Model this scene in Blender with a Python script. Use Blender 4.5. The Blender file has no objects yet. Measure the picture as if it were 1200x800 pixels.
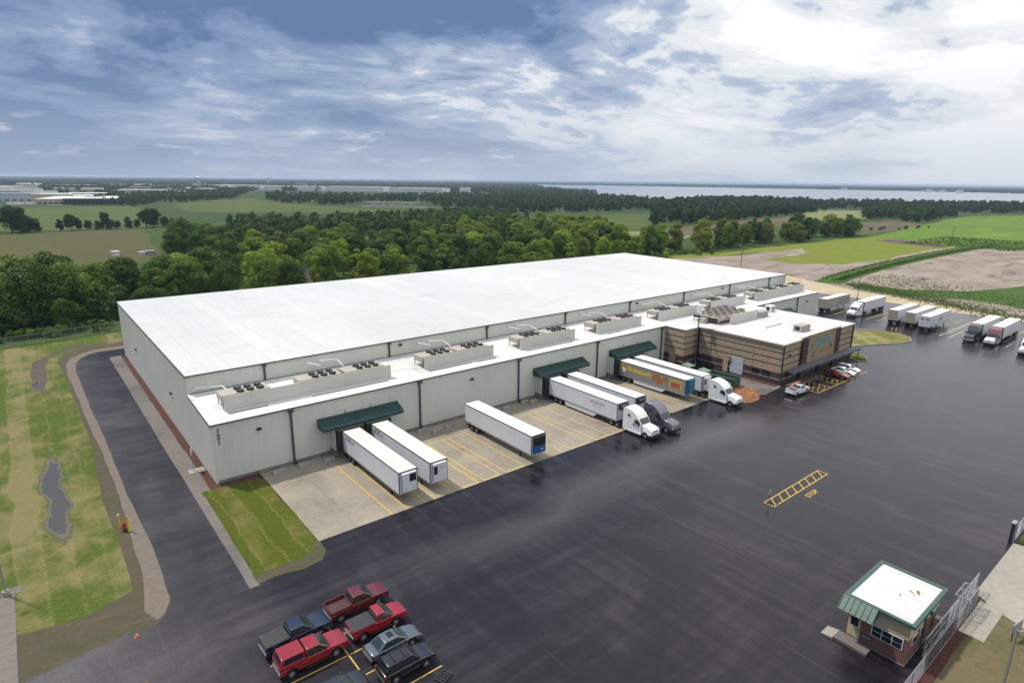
import bpy, bmesh, math, random
import numpy as np
SKY_OFF = (2.6, 7.4, 8.2, 33.1)
SKY_UP = 0.5
HAZE = 0.00008
from mathutils import Vector, Matrix
from mathutils.geometry import tessellate_polygon

# ------------------------------------------------------------------ camera
scene = bpy.context.scene
C = scene.collection
R_ = math.radians
cam_data = bpy.data.cameras.new('camera')
cam = bpy.data.objects.new('camera', cam_data)
C.objects.link(cam)
cam_data.sensor_width = 36.0
cam_data.lens = 36.0 * 717.43 / 1200.0
cam_data.clip_start = 0.5
cam_data.clip_end = 120000
def aim(o, loc, yaw, pitch, roll):
    cy, sy, cp, sp = math.cos(yaw), math.sin(yaw), math.cos(pitch), math.sin(pitch)
    fw = Vector((cp*sy, cp*cy, -sp)); r = Vector((cy, -sy, 0)); u = r.cross(fw)
    cr, sr = math.cos(roll), math.sin(roll)
    r2 = cr*r + sr*u; u2 = -sr*r + cr*u
    m = Matrix((r2, u2, -fw)).transposed().to_4x4(); m.translation = loc
    o.matrix_world = m
aim(cam, (-16.0, -79.69, 38.5), R_(39.2093), R_(14.744), R_(0.6487))
scene.camera = cam
scene.render.resolution_x, scene.render.resolution_y = 1024, 682

# ------------------------------------------------------------------ light
SUN_AZ, SUN_EL = (-0.50, 0.87), 59.0            # direction towards the sun in plan, elevation
sun_d = bpy.data.lights.new('sun', 'SUN')
sun_d.energy = 4.0; sun_d.angle = R_(3.0); sun_d.color = (1.0, 0.93, 0.82)
sun = bpy.data.objects.new('sun', sun_d); C.objects.link(sun)
a = Vector((SUN_AZ[0], SUN_AZ[1], 0)).normalized()
sdir = Vector((a.x*math.cos(R_(SUN_EL)), a.y*math.cos(R_(SUN_EL)), math.sin(R_(SUN_EL))))
sun.rotation_euler = sdir.to_track_quat('Z', 'Y').to_euler()
sun.location = (0, 0, 300)

scene.view_settings.view_transform = 'Standard'
scene.view_settings.look = 'None'
scene.view_settings.gamma = 1.0
scene.view_settings.use_curve_mapping = False
scene.view_settings.exposure = 0.0

world = bpy.data.worlds.new('World'); scene.world = world; world.use_nodes = True
nt = world.node_tree; N = nt.nodes; L = nt.links
for n in list(N): N.remove(n)
def nd(tree, t, **kw):
    n = tree.nodes.new(t)
    for k, v in kw.items(): setattr(n, k, v)
    return n
def mth(tree, op, a=None, b=None, c=None, clamp=False):
    n = nd(tree, 'ShaderNodeMath', operation=op, use_clamp=clamp)
    for i, v in enumerate((a, b, c)):
        if v is None: continue
        if isinstance(v, (int, float)): n.inputs[i].default_value = v
        else: tree.links.new(v, n.inputs[i])
    return n.outputs[0]
def mixc(tree, f, a, b, mode='MIX'):
    n = nd(tree, 'ShaderNodeMix', data_type='RGBA', blend_type=mode)
    n.clamp_factor = True
    def put(i, v):
        if hasattr(v, 'is_output'): tree.links.new(v, n.inputs[i])
        elif isinstance(v, (int, float)): n.inputs[i].default_value = v
        else: n.inputs[i].default_value = (v[0], v[1], v[2], 1)
    put(0, f); put(6, a); put(7, b)
    return n.outputs[2]
def ramp(tree, f, stops, interp='LINEAR'):
    n = nd(tree, 'ShaderNodeValToRGB'); cr = n.color_ramp; cr.interpolation = interp
    while len(cr.elements) < len(stops): cr.elements.new(0.5)
    for e, (p, c) in zip(cr.elements, stops):
        e.position = p
        e.color = (c, c, c, 1) if isinstance(c, (int, float)) else (c[0], c[1], c[2], 1)
    tree.links.new(f, n.inputs[0])
    return n.outputs[0]
sky = nd(nt, 'ShaderNodeTexSky', sky_type='NISHITA', sun_disc=False)
sky.sun_elevation = R_(SUN_EL)
sky.sun_rotation = math.atan2(a.x, a.y)
sky.altitude = 300; sky.air_density = 1.0; sky.dust_density = 1.5
tc = nd(nt, 'ShaderNodeTexCoord')
sep = nd(nt, 'ShaderNodeSeparateXYZ'); L.new(tc.outputs['Generated'], sep.inputs[0])
# clouds lie on a high horizontal layer: direction / elevation gives their plan position
zz = mth(nt, 'MAXIMUM', sep.outputs[2], 0.0)
den = mth(nt, 'ADD', zz, 0.20)
u = mth(nt, 'DIVIDE', sep.outputs[0], den); v = mth(nt, 'DIVIDE', sep.outputs[1], den)
comb = nd(nt, 'ShaderNodeCombineXYZ'); L.new(u, comb.inputs[0]); L.new(v, comb.inputs[1])
def cloud_noise(scale, detail, rough, dist, off, rot=0.0, stretch=(1, 1, 1)):
    mp = nd(nt, 'ShaderNodeMapping'); L.new(comb.outputs[0], mp.inputs[0])
    mp.inputs['Location'].default_value = off; mp.inputs['Rotation'].default_value = (0, 0, rot)
    mp.inputs['Scale'].default_value = stretch
    n = nd(nt, 'ShaderNodeTexNoise'); L.new(mp.outputs[0], n.inputs['Vector'])
    n.inputs['Scale'].default_value = scale; n.inputs['Detail'].default_value = detail
    n.inputs['Roughness'].default_value = rough; n.inputs['Distortion'].default_value = dist
    return n.outputs[0]
# broad forms of the cloud deck, its billows and its fine fibres
n_big = cloud_noise(0.42, 2.0, 0.5, 0.2, (SKY_OFF[0], SKY_OFF[1], 0), R_(48), (0.6, 1.0, 1))
n_mid = cloud_noise(1.35, 10.0, 0.60, 0.35, (SKY_OFF[2], SKY_OFF[3], 2.0), R_(48), (0.86, 0.86, 1))
n_fib = cloud_noise(4.2, 8.0, 0.64, 0.6, (5.2, 17.3, 4.0), R_(40), (0.65, 1.1, 1))
# the deck thins towards the south-east (right of the view) and is heaviest to the north-west
az = mth(nt, 'ADD', mth(nt, 'MULTIPLY', sep.outputs[0], 0.77), mth(nt, 'MULTIPLY', sep.outputs[1], -0.63))
b = mth(nt, 'ADD', mth(nt, 'MULTIPLY', n_big, 0.62), mth(nt, 'MULTIPLY', n_mid, 0.78))
b = mth(nt, 'ADD', b, mth(nt, 'MULTIPLY', n_fib, 0.26))
b = mth(nt, 'ADD', b, mth(nt, 'MULTIPLY', az, 0.16))
cl = ramp(nt, b, [(0.67, (1.4, 2.2, 4.0)), (0.765, (2.6, 3.5, 5.4)), (0.84, (4.5, 5.35, 6.9)), (0.89, (7.9, 8.3, 8.8)), (0.98, (10.2, 10.2, 10.3))], 'EASE')
# overcast decks are a little brighter overhead
boost = mth(nt, 'ADD', 1.0, mth(nt, 'MULTIPLY', mth(nt, 'MAXIMUM', mth(nt, 'SUBTRACT', zz, 0.2), 0.0), SKY_UP))
clb = nd(nt, 'ShaderNodeVectorMath', operation='SCALE'); L.new(cl, clb.inputs[0]); L.new(boost, clb.inputs[3])
# falling rain and distance dissolve the cloud forms towards the horizon
veil = ramp(nt, zz, [(0.0, 0.90), (0.04, 0.72), (0.09, 0.34), (0.16, 0.0)])
azf = mth(nt, 'ADD', mth(nt, 'MULTIPLY', az, 0.55), mth(nt, 'ADD', 0.12, mth(nt, 'MULTIPLY', n_big, 0.75)))
veilc = mixc(nt, ramp(nt, azf, [(0.20, 0.0), (0.85, 1.0)]), (3.6, 4.45, 6.0), (6.4, 7.0, 7.9))
deck = mixc(nt, veil, clb.outputs[0], veilc)
low = cloud_noise(2.4, 6.0, 0.6, 0.2, (3.4, 9.6, 8.0), 0.0, (1, 1, 1))
band = mth(nt, 'MULTIPLY', ramp(nt, zz, [(0.018, 0.0), (0.035, 1.0), (0.065, 1.0), (0.10, 0.0)]), ramp(nt, low, [(0.57, 0.0), (0.70, 0.75)]))
deck = mixc(nt, band, deck, (8.0, 8.3, 8.9))
gap = ramp(nt, mth(nt, 'ADD', n_mid, mth(nt, 'MULTIPLY', n_fib, 0.3)), [(0.30, 0.6), (0.42, 0.0)])
fin = mixc(nt, gap, deck, sky.outputs[0])
bg = nd(nt, 'ShaderNodeBackground'); bg.inputs[1].default_value = 0.1
L.new(fin, bg.inputs[0])
wo = nd(nt, 'ShaderNodeOutputWorld'); L.new(bg.outputs[0], wo.inputs[0])
FIELDS = {
 'field_olive': [(-37.7, 446.6), (-20.7, 450.9), (7.0, 458.0), (61.1, 452.0), (48.2, 339.7), (37.1, 258.7), (23.4, 241.9), (-4.8, 235.7), (-31.7, 242.9)],
 'field_green_far': [(-48.2, 500.0), (-63.6, 847.5), (-19.6, 897.5), (29.2, 875.3), (109.4, 866.4), (119.0, 759.8), (86.2, 562.7), (64.9, 469.2), (7.9, 474.8)],
 'field_crest': [(150.3, 820.4), (193.7, 958.8), (314.4, 1132.8), (352.5, 1175.1), (321.9, 907.6), (352.4, 700.3), (378.8, 610.5), (306.3, 560.0), (229.3, 639.7), (153.3, 698.7)],
 'field_near_house': [(22.5, 235.7), (36.5, 255.2), (46.4, 219.3), (39.0, 172.6), (24.3, 171.1), (15.0, 202.2)],
 'field_mid_green': [(396.8, 375.3), (524.5, 426.8), (624.4, 418.0), (464.3, 294.7), (378.5, 251.4), (348.6, 290.2)],
 'field_mid_brown': [(316.8, 379.2), (415.3, 395.7), (375.7, 320.0), (306.6, 275.5), (261.5, 303.0)],
 'field_pale': [(335.5, 257.9), (403.4, 236.4), (380.8, 194.2), (309.9, 165.1), (264.5, 182.0)],
 'field_brown_long': [(395.9, 240.9), (593.5, 281.1), (835.5, 310.5), (796.7, 242.8), (625.9, 202.1), (485.8, 208.4), (367.8, 193.9)],
 'field_tan': [(754.3, 306.8), (944.5, 363.6), (980.5, 317.0), (757.9, 225.2), (677.7, 234.4)],
 'field_brown_right': [(653.2, 186.4), (751.9, 193.2), (718.6, 149.0), (589.7, 124.1), (518.4, 127.2)],
 'field_bright': [(481.8, 114.4), (645.3, 137.6), (814.6, 158.3), (965.7, 174.0), (1146.6, 101.9), (474.9, -22.0), (486.2, 19.5), (473.4, 53.1), (493.6, 90.8)],
 'grass_construction': [(258.8, 127.3), (286.8, 118.3), (347.4, 116.2), (450.9, 117.7), (492.4, 107.8), (492.4, 68.7), (471.6, 47.7), (417.7, 52.8), (344.3, 47.3), (304.1, 53.9), (283.9, 67.7), (285.7, 86.9), (341.6, 86.9), (360.9, 101.5), (291.7, 105.4), (254.6, 112.1)],
 'dirt_strip_dark': [(464.2, 101.6), (487.8, 94.4), (467.2, 57.1), (443.1, 53.7), (450.7, 81.2)],
 'construction_ground': [(243.3, 119.8), (257.7, 114.4), (291.7, 105.4), (360.9, 101.5), (437.8, 103.5), (484.7, 66.4), (468.0, 37.5), (474.9, -22.0), (206.5, -57.6), (197.5, -41.5), (209.2, -17.5), (221.8, 10.6), (224.0, 27.1), (234.1, 46.0), (179.1, 73.8)],
 'grass_margin': [(243.4, 25.9), (244.7, 19.9), (243.3, 4.1), (260.3, -10.3), (295.1, -20.8), (340.5, -39.8), (280.5, -47.8), (235.7, -33.4), (241.1, -15.5), (231.0, -0.2), (231.0, 17.4)],
 'lake': [(3613.3, 4272.9), (2574.2, 2877.2), (1814.8, 1836.4), (1455.1, 1303.0), (1235.4, 977.2), (1183.5, 783.4), (1412.6, 704.6), (1503.3, 546.6), (1586.6, 401.6), (1677.1, 214.8), (3786.3, 590.5), (4149.6, 865.5), (4423.5, 1264.8), (4537.4, 1808.6), (4457.6, 2386.5), (4440.8, 3137.5), (4330.2, 4010.0), (3975.3, 4331.4)],
}
WOODS = {
 'wood_a': [(81.3, 937.8), (109.4, 866.4), (177.8, 965.2), (310.3, 1134.1), (471.3, 1589.7), (506.2, 2060.5), (414.7, 2213.2), (253.4, 2066.3), (136.8, 1488.8)],
 'wood_b': [(371.4, 1169.2), (321.9, 907.6), (365.6, 784.2), (477.6, 930.0), (553.9, 856.8), (442.7, 630.8), (456.9, 572.4), (457.3, 503.2), (1000.0, 1180.0), (800.0, 1150.0), (592.5, 1100.0), (470.2, 1200.0), (440.0, 1300.0)],
 'wood_c': [(457.3, 503.2), (495.1, 483.9), (585.8, 484.5), (697.1, 482.4), (911.1, 586.5), (1028.4, 778.6), (1079.9, 949.7), (1245.6, 1240.2), (1504.8, 1694.3), (1233.7, 1460.5)],
 'wood_d': [(426.2, 266.6), (451.5, 263.6), (511.0, 267.9), (593.5, 281.1), (827.4, 314.6), (1178.9, 473.1), (1278.7, 630.6), (1115.3, 691.7), (895.5, 593.1), (620.3, 420.1)],
 'wood_e': [(858.5, 323.5), (998.4, 368.7), (1056.6, 309.9), (946.0, 206.7), (891.4, 171.9), (1062.9, 194.7), (1221.2, 114.0), (1578.7, 172.1), (1386.8, 340.8), (1306.8, 464.9), (1229.5, 496.8)],
 'wood_f': [(720.9, 210.4), (785.8, 210.0), (705.6, 156.4), (712.5, 152.4), (905.0, 184.9), (1056.4, 251.4), (1056.6, 309.9), (892.5, 281.5)],
}

# ------------------------------------------------------------------ materials
MATS = {}
def new_mat(name):
    m = bpy.data.materials.new(name); m.use_nodes = True
    t = m.node_tree; bs = t.nodes['Principled BSDF']; MATS[name] = m
    return m, t, bs
def coords(t, world=False):
    if world: return nd(t, 'ShaderNodeNewGeometry').outputs['Position']
    return nd(t, 'ShaderNodeTexCoord').outputs['Object']
def noise(t, co, scale, detail=4, rough=0.55, stretch=None, dist=0.0, rot=0.0, loc=(0, 0, 0)):
    if stretch or rot or any(loc):
        mp = nd(t, 'ShaderNodeMapping'); t.links.new(co, mp.inputs[0])
        mp.inputs['Scale'].default_value = stretch or (1, 1, 1); mp.inputs['Rotation'].default_value = (0, 0, rot)
        mp.inputs['Location'].default_value = loc
        co = mp.outputs[0]
    n = nd(t, 'ShaderNodeTexNoise'); t.links.new(co, n.inputs['Vector'])
    n.inputs['Scale'].default_value = scale; n.inputs['Detail'].default_value = detail
    n.inputs['Roughness'].default_value = rough; n.inputs['Distortion'].default_value = dist
    return n.outputs[0]
def setin(t, sock, v):
    if hasattr(v, 'is_output'): t.links.new(v, sock)
    elif isinstance(v, (int, float)): sock.default_value = v
    else: sock.default_value = (v[0], v[1], v[2], 1)
def bump(t, bs, h, strength, dist=0.05):
    b_ = nd(t, 'ShaderNodeBump'); b_.inputs['Strength'].default_value = strength; b_.inputs['Distance'].default_value = dist
    t.links.new(h, b_.inputs['Height']); t.links.new(b_.outputs[0], bs.inputs['Normal'])
def M(name, col, rough=0.6, metal=0.0, spec=0.5, var=0.12, vscale=1.5, col2=None, bmp=0.0, bscale=20, stretch=None, world=False, coat=0.0):
    m, t, bs = new_mat(name)
    co = coords(t, world)
    n = noise(t, co, vscale, 5, 0.6, stretch)
    c2 = col2 or tuple(c*(1-var*2) for c in col)
    f = ramp(t, n, [(0.35, 0.0), (0.7, 1.0)])
    setin(t, bs.inputs['Base Color'], mixc(t, f, col, c2))
    bs.inputs['Metallic'].default_value = metal
    bs.inputs['Specular IOR Level'].default_value = spec
    rr = mth(t, 'ADD', rough-0.05, mth(t, 'MULTIPLY', n, 0.12))
    setin(t, bs.inputs['Roughness'], rr)
    if coat: bs.inputs['Coat Weight'].default_value = coat; bs.inputs['Coat Roughness'].default_value = 0.06
    if bmp: bump(t, bs, noise(t, co, bscale, 3), bmp)
    return m

# wall cladding: light grey-green insulated metal, faint vertical rain streaks
def wall_metal(name, col):
    m, t, bs = new_mat(name); co = coords(t, True)
    st = noise(t, co, 0.9, 5, 0.6, (1.0, 1.0, 0.08)); big = noise(t, co, 0.07, 3)
    f = mth(t, 'ADD', mth(t, 'MULTIPLY', st, 0.6), mth(t, 'MULTIPLY', big, 0.5))
    setin(t, bs.inputs['Base Color'], mixc(t, ramp(t, f, [(0.35, 0.0), (0.75, 1.0)]), col, tuple(c*0.86 for c in col)))
    sx = nd(t, 'ShaderNodeSeparateXYZ'); t.links.new(co, sx.inputs[0])
    s = mth(t, 'ADD', sx.outputs[0], sx.outputs[1])
    w = mth(t, 'FRACT', mth(t, 'DIVIDE', s, 1.07))
    bump(t, bs, ramp(t, w, [(0.0, 0.0), (0.03, 1.0), (0.97, 1.0), (1.0, 0.0)]), 0.12, 0.02)
    bs.inputs['Roughness'].default_value = 0.5
    return m
wall_metal('wall_metal', (0.575, 0.575, 0.52))
M('foundation', (0.20, 0.19, 0.175), 0.85, var=0.2, vscale=0.8, bmp=0.2)
def roof_white(name, col, stain):
    m, t, bs = new_mat(name); co = coords(t, True)
    big = noise(t, co, 0.05, 4, 0.6, (1, 0.35, 1)); fine = noise(t, co, 0.7, 6, 0.7)
    c = mixc(t, ramp(t, big, [(0.35, 0.0), (0.7, 1.0)]), col, tuple(x*0.85 for x in col))
    st = noise(t, co, 0.16, 5, 0.65, (0.6, 1.6, 1), 0.8, 0, (3, 7, 0))
    s2 = mth(t, 'MULTIPLY', ramp(t, st, [(0.54, 0.0), (0.63, 1.0)]), ramp(t, fine, [(0.45, 0.0), (0.62, 1.0)]))
    c = mixc(t, mth(t, 'MULTIPLY', s2, stain), c, (0.30, 0.235, 0.18))
    sx = nd(t, 'ShaderNodeSeparateXYZ'); t.links.new(co, sx.inputs[0])
    w = mth(t, 'FRACT', mth(t, 'DIVIDE', sx.outputs[0], 3.05))
    seam = ramp(t, w, [(0.0, 1.0), (0.03, 1.0), (0.05, 0.0), (0.95, 0.0), (1.0, 1.0)])
    pid = nd(t, 'ShaderNodeTexWhiteNoise', noise_dimensions='1D'); t.links.new(mth(t, 'FLOOR', mth(t, 'DIVIDE', sx.outputs[0], 3.05)), pid.inputs['W'])
    c = mixc(t, mth(t, 'MULTIPLY', pid.outputs['Value'], 0.35), c, tuple(x*0.86 for x in col))
    c = mixc(t, mth(t, 'MULTIPLY', seam, 0.35), c, tuple(x*0.72 for x in col))
    setin(t, bs.inputs['Base Color'], c)
    bump(t, bs, mth(t, 'ADD', mth(t, 'MULTIPLY', seam, 0.5), mth(t, 'MULTIPLY', noise(t, co, 0.35, 4, 0.6), 1.2)), 0.25, 0.05)
    bs.inputs['Roughness'].default_value = 0.5; bs.inputs['Specular IOR Level'].default_value = 0.3
    return m
roof_white('roof_white', (0.60, 0.598, 0.588), 0.35)
roof_white('roof_low', (0.68, 0.675, 0.655), 0.75)
M('dark_trim', (0.05, 0.065, 0.07), 0.5)
M('downspout', (0.045, 0.06, 0.065), 0.5)
M('green_metal', (0.014, 0.055, 0.049), 0.42, var=0.1, vscale=0.6)
M('green_trim', (0.042, 0.098, 0.074), 0.45, var=0.08)
M('black_rubber', (0.012, 0.012, 0.013), 0.8)
M('dock_black', (0.018, 0.018, 0.02), 0.75)
M('mulch', (0.10, 0.032, 0.022), 0.95, var=0.3, vscale=3.0, bmp=0.8, bscale=9, world=True)
M('screen_panel', (0.56, 0.55, 0.50), 0.5, var=0.05, vscale=0.3)
M('unit_beige', (0.42, 0.375, 0.315), 0.55, var=0.08)
M('unit_grey', (0.30, 0.30, 0.29), 0.5, metal=0.3)
M('fan_black', (0.012, 0.012, 0.013), 0.6)
M('galv', (0.42, 0.43, 0.44), 0.42, metal=0.7, var=0.1)
M('pipe_white', (0.78, 0.78, 0.77), 0.5)
M('white_paint', (0.80, 0.80, 0.80), 0.4, var=0.04)
M('tan_block', (0.40, 0.305, 0.20), 0.85, var=0.12, vscale=1.2, bmp=0.3, bscale=4)
M('tan_block_light', (0.50, 0.39, 0.255), 0.85, var=0.10, vscale=1.2, bmp=0.3, bscale=4)
M('band_dark', (0.058, 0.038, 0.033), 0.85)
M('burgundy_block', (0.075, 0.042, 0.045), 0.85, var=0.25, vscale=2.5, bmp=0.4, bscale=5)
M('stone_sill', (0.42, 0.40, 0.36), 0.8)
M('canopy_grey', (0.075, 0.08, 0.10), 0.5)
M('teal_paint', (0.10, 0.34, 0.36), 0.6)
M('mural_tan', (0.34, 0.245, 0.145), 0.85, var=0.15, vscale=1.5)
M('numeral_green', (0.012, 0.10, 0.07), 0.5)
def brick_mat(name, c1, c2, mortar):
    m, t, bs = new_mat(name); co = coords(t, True)
    mp = nd(t, 'ShaderNodeMapping'); t.links.new(co, mp.inputs[0]); mp.inputs['Rotation'].default_value = (R_(90), 0, R_(45))
    b_ = nd(t, 'ShaderNodeTexBrick'); t.links.new(mp.outputs[0], b_.inputs['Vector'])
    b_.inputs['Scale'].default_value = 4.0; b_.inputs['Mortar Size'].default_value = 0.012
    b_.inputs['Color1'].default_value = (*c1, 1); b_.inputs['Color2'].default_value = (*c2, 1); b_.inputs['Mortar'].default_value = (*mortar, 1)
    n = noise(t, co, 3, 5, 0.7)
    setin(t, bs.inputs['Base Color'], mixc(t, ramp(t, n, [(0.4, 0.0), (0.7, 0.6)]), b_.outputs['Color'], tuple(x*0.6 for x in c1)))
    bs.inputs['Roughness'].default_value = 0.85
    bump(t, bs, b_.outputs['Fac'], -0.3, 0.01)
brick_mat('brick_red', (0.20, 0.085, 0.06), (0.15, 0.06, 0.045), (0.22, 0.18, 0.15))
M('door_grey', (0.50, 0.52, 0.56), 0.5)
M('trailer_dull', (0.40, 0.375, 0.33), 0.55, var=0.15, vscale=1.0)
M('rust', (0.20, 0.085, 0.035), 0.8, var=0.3, vscale=4, col2=(0.34,0.20,0.11))
# glass
m, t, bs = new_mat('glass_dark'); bs.inputs['Base Color'].default_value = (0.012, 0.016, 0.02, 1); bs.inputs['Roughness'].default_value = 0.06; bs.inputs['Specular IOR Level'].default_value = 0.7
m, t, bs = new_mat('glass_green'); bs.inputs['Base Color'].default_value = (0.02, 0.04, 0.04, 1); bs.inputs['Roughness'].default_value = 0.05; bs.inputs['Specular IOR Level'].default_value = 0.8

# asphalt: fresh, wet, streaked by paving lanes
def asphalt():
    m, t, bs = new_mat('asphalt'); co = coords(t, True)
    big = noise(t, co, 0.022, 4, 0.55, None, 0.6)
    lane_y = noise(t, co, 0.75, 6, 0.66, (1.0, 0.05, 1), 0.25, R_(12))
    lane_x = noise(t, co, 0.65, 6, 0.66, (0.06, 1.0, 1), 0.25, R_(12), (4, 9, 0))
    sx = nd(t, 'ShaderNodeSeparateXYZ'); t.links.new(co, sx.inputs[0])
    side = ramp(t, mth(t, 'DIVIDE', mth(t, 'ADD', sx.outputs[0], mth(t, 'MULTIPLY', big, 60)), 120.0), [(0.30, 0.0), (0.65, 1.0)])
    lane = mth(t, 'ADD', mth(t, 'MULTIPLY', lane_x, mth(t, 'SUBTRACT', 0.75, mth(t, 'MULTIPLY', side, 0.6))), mth(t, 'MULTIPLY', lane_y, mth(t, 'ADD', mth(t, 'MULTIPLY', side, 0.6), 0.25)))
    cloud = noise(t, co, 0.09, 5, 0.6, None, 1.0, 0, (20, 3, 0))
    fine = noise(t, co, 5.0, 3, 0.7)
    grit = noise(t, co, 28.0, 2, 0.7)
    tot = mth(t, 'ADD', mth(t, 'MULTIPLY', lane, 0.62), mth(t, 'MULTIPLY', cloud, 0.38))
    c = ramp(t, tot, [(0.37, (0.0055, 0.0046, 0.0078)), (0.50, (0.0120, 0.0102, 0.0155)), (0.65, (0.038, 0.033, 0.040))])  # blue-purple cast of the reflected sky is mixed into these base colours
    jy = mth(t, 'FRACT', mth(t, 'DIVIDE', mth(t, 'ADD', sx.outputs[0], mth(t, 'MULTIPLY', noise(t, co, 0.02, 2), 5.0)), 8.3))
    joint = mth(t, 'MULTIPLY', ramp(t, jy, [(0.0, 1.0), (0.008, 1.0), (0.014, 0.0), (0.992, 0.0), (1.0, 1.0)]), ramp(t, noise(t, co, 0.05, 3, 0.5, None, 0, 0, (70, 12, 0)), [(0.52, 0.0), (0.64, 0.55)]))
    c = mixc(t, joint, c, (0.055, 0.052, 0.055))
    # dusty lane where the trucks turn past the docks
    yl = mth(t, 'ADD', mth(t, 'ADD', sx.outputs[1], 31.5), mth(t, 'MULTIPLY', mth(t, 'SUBTRACT', noise(t, co, 0.035, 3, 0.5, None, 0, 0, (5, 50, 0)), 0.5), 16.0))
    lane_m = mth(t, 'SUBTRACT', 1.0, mth(t, 'DIVIDE', mth(t, 'ABSOLUTE', yl), 5.0), None, True)
    lane_m = mth(t, 'MULTIPLY', lane_m, ramp(t, mth(t, 'DIVIDE', sx.outputs[0], 100.0), [(0.02, 0.0), (0.2, 1.0), (0.8, 1.0), (0.95, 0.0)]))
    lane_m = mth(t, 'MULTIPLY', lane_m, mth(t, 'ADD', 0.25, mth(t, 'MULTIPLY', lane_x, 0.9)))
    c = mixc(t, lane_m, c, (0.066, 0.060, 0.062))
    # dusty pale film along the left drive and entrance
    left = ramp(t, mth(t, 'DIVIDE', mth(t, 'ADD', sx.outputs[0], 30.0), 60.0), [(0.20, 1.0), (0.50, 0.0)])
    dust = mth(t, 'MULTIPLY', left, ramp(t, mth(t, 'ADD', mth(t, 'MULTIPLY', cloud, 0.6), mth(t, 'MULTIPLY', fine, 0.4)), [(0.34, 0.12), (0.62, 0.8)]))
    c = mixc(t, dust, c, (0.125, 0.117, 0.118))
    c = mixc(t, ramp(t, grit, [(0.55, 0.0), (0.75, 0.22)]), c, (0.10, 0.095, 0.095))
    setin(t, bs.inputs['Base Color'], c)
    wet = mth(t, 'ADD', mth(t, 'MULTIPLY', side, 0.20), mth(t, 'MULTIPLY', mth(t, 'SUBTRACT', 0.62, tot), 0.5))
    rgh = mth(t, 'SUBTRACT', mth(t, 'ADD', 0.46, mth(t, 'MULTIPLY', left, 0.14)), wet)
    setin(t, bs.inputs['Roughness'], mth(t, 'MAXIMUM', mth(t, 'MINIMUM', rgh, 0.8), 0.16))
    bs.inputs['Specular IOR Level'].default_value = 0.26
    bump(t, bs, mth(t, 'ADD', mth(t, 'MULTIPLY', fine, 0.3), mth(t, 'MULTIPLY', grit, 0.5)), 0.10, 0.02)
asphalt()
def concrete(name, col, joint=None):
    m, t, bs = new_mat(name); co = coords(t, True)
    n1 = noise(t, co, 0.12, 5, 0.6, None, 0.8); n2 = noise(t, co, 1.6, 5, 0.65); n3 = noise(t, co, 14, 2)
    f = mth(t, 'ADD', mth(t, 'MULTIPLY', n1, 0.65), mth(t, 'MULTIPLY', n2, 0.35))
    c = mixc(t, ramp(t, f, [(0.36, 0.0), (0.64, 1.0)]), tuple(x*0.62 for x in col), col)
    c = mixc(t, ramp(t, n3, [(0.5, 0.0), (0.8, 0.35)]), c, tuple(x*0.6 for x in col))
    setin(t, bs.inputs['Base Color'], c); bs.inputs['Roughness'].default_value = 0.62
    setin(t, bs.inputs['Roughness'], ramp(t, n1, [(0.35, 0.38), (0.6, 0.8)]))
    bump(t, bs, n3, 0.15, 0.01)
concrete('concrete_pad', (0.31, 0.268, 0.208))
concrete('concrete_strip', (0.165, 0.142, 0.124))
concrete('concrete_apron', (0.36, 0.325, 0.27))
def grass(name, g1, g2, straw, amt, scale=0.35, seams=0):
    m, t, bs = new_mat(name); co = coords(t, True)
    n1 = noise(t, co, scale, 6, 0.65, None, 0.5); n2 = noise(t, co, 2.2, 5, 0.7); n3 = noise(t, co, 0.16, 4, 0.6, (1, 0.22, 1), 0.3, 0, (9, 1, 0))
    c = mixc(t, ramp(t, n2, [(0.35, 0.0), (0.68, 1.0)]), g1, g2)
    s = mth(t, 'ADD', mth(t, 'MULTIPLY', n1, 0.6), mth(t, 'MULTIPLY', n3, 0.5))
    if seams:
        sq = nd(t, 'ShaderNodeSeparateXYZ'); t.links.new(co, sq.inputs[0])
        wn = nd(t, 'ShaderNodeTexWhiteNoise', noise_dimensions='1D'); t.links.new(mth(t, 'FLOOR', mth(t, 'DIVIDE', mth(t, 'ADD', sq.outputs[0], mth(t, 'MULTIPLY', noise(t, co, 0.12, 3), 2.2)), seams)), wn.inputs['W'])
        s = mth(t, 'ADD', s, mth(t, 'MULTIPLY', mth(t, 'SUBTRACT', wn.outputs['Value'], 0.5), 0.20))
    c = mixc(t, ramp(t, s, [(0.62-amt*0.2, 0.0), (0.76-amt*0.2, 0.85)]), c, straw)
    if seams:
        sx = nd(t, 'ShaderNodeSeparateXYZ'); t.links.new(co, sx.inputs[0])
        xx = mth(t, 'ADD', sx.outputs[0], mth(t, 'MULTIPLY', noise(t, co, 0.12, 3), 2.2))
        w = mth(t, 'FRACT', mth(t, 'DIVIDE', xx, seams))
        ln = ramp(t, w, [(0.0, 0.55), (0.04, 0.35), (0.12, 0.0), (0.90, 0.0), (1.0, 0.55)])
        c = mixc(t, mth(t, 'MULTIPLY', ln, ramp(t, n2, [(0.40, 0.0), (0.62, 1.0)])), c, (0.27, 0.235, 0.095))
    fine = noise(t, co, 9, 3, 0.7)
    c = mixc(t, ramp(t, fine, [(0.4, 0.35), (0.62, 0.0)]), c, tuple(x*0.45 for x in g1))
    setin(t, bs.inputs['Base Color'], c); bs.inputs['Roughness'].default_value = 0.95; bs.inputs['Specular IOR Level'].default_value = 0.15
    bump(t, bs, mth(t, 'ADD', fine, n2), 0.7, 0.12)
grass('turf', (0.062, 0.100, 0.016), (0.108, 0.138, 0.025), (0.250, 0.205, 0.098), 0.52, 0.22, 2.45)
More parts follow.
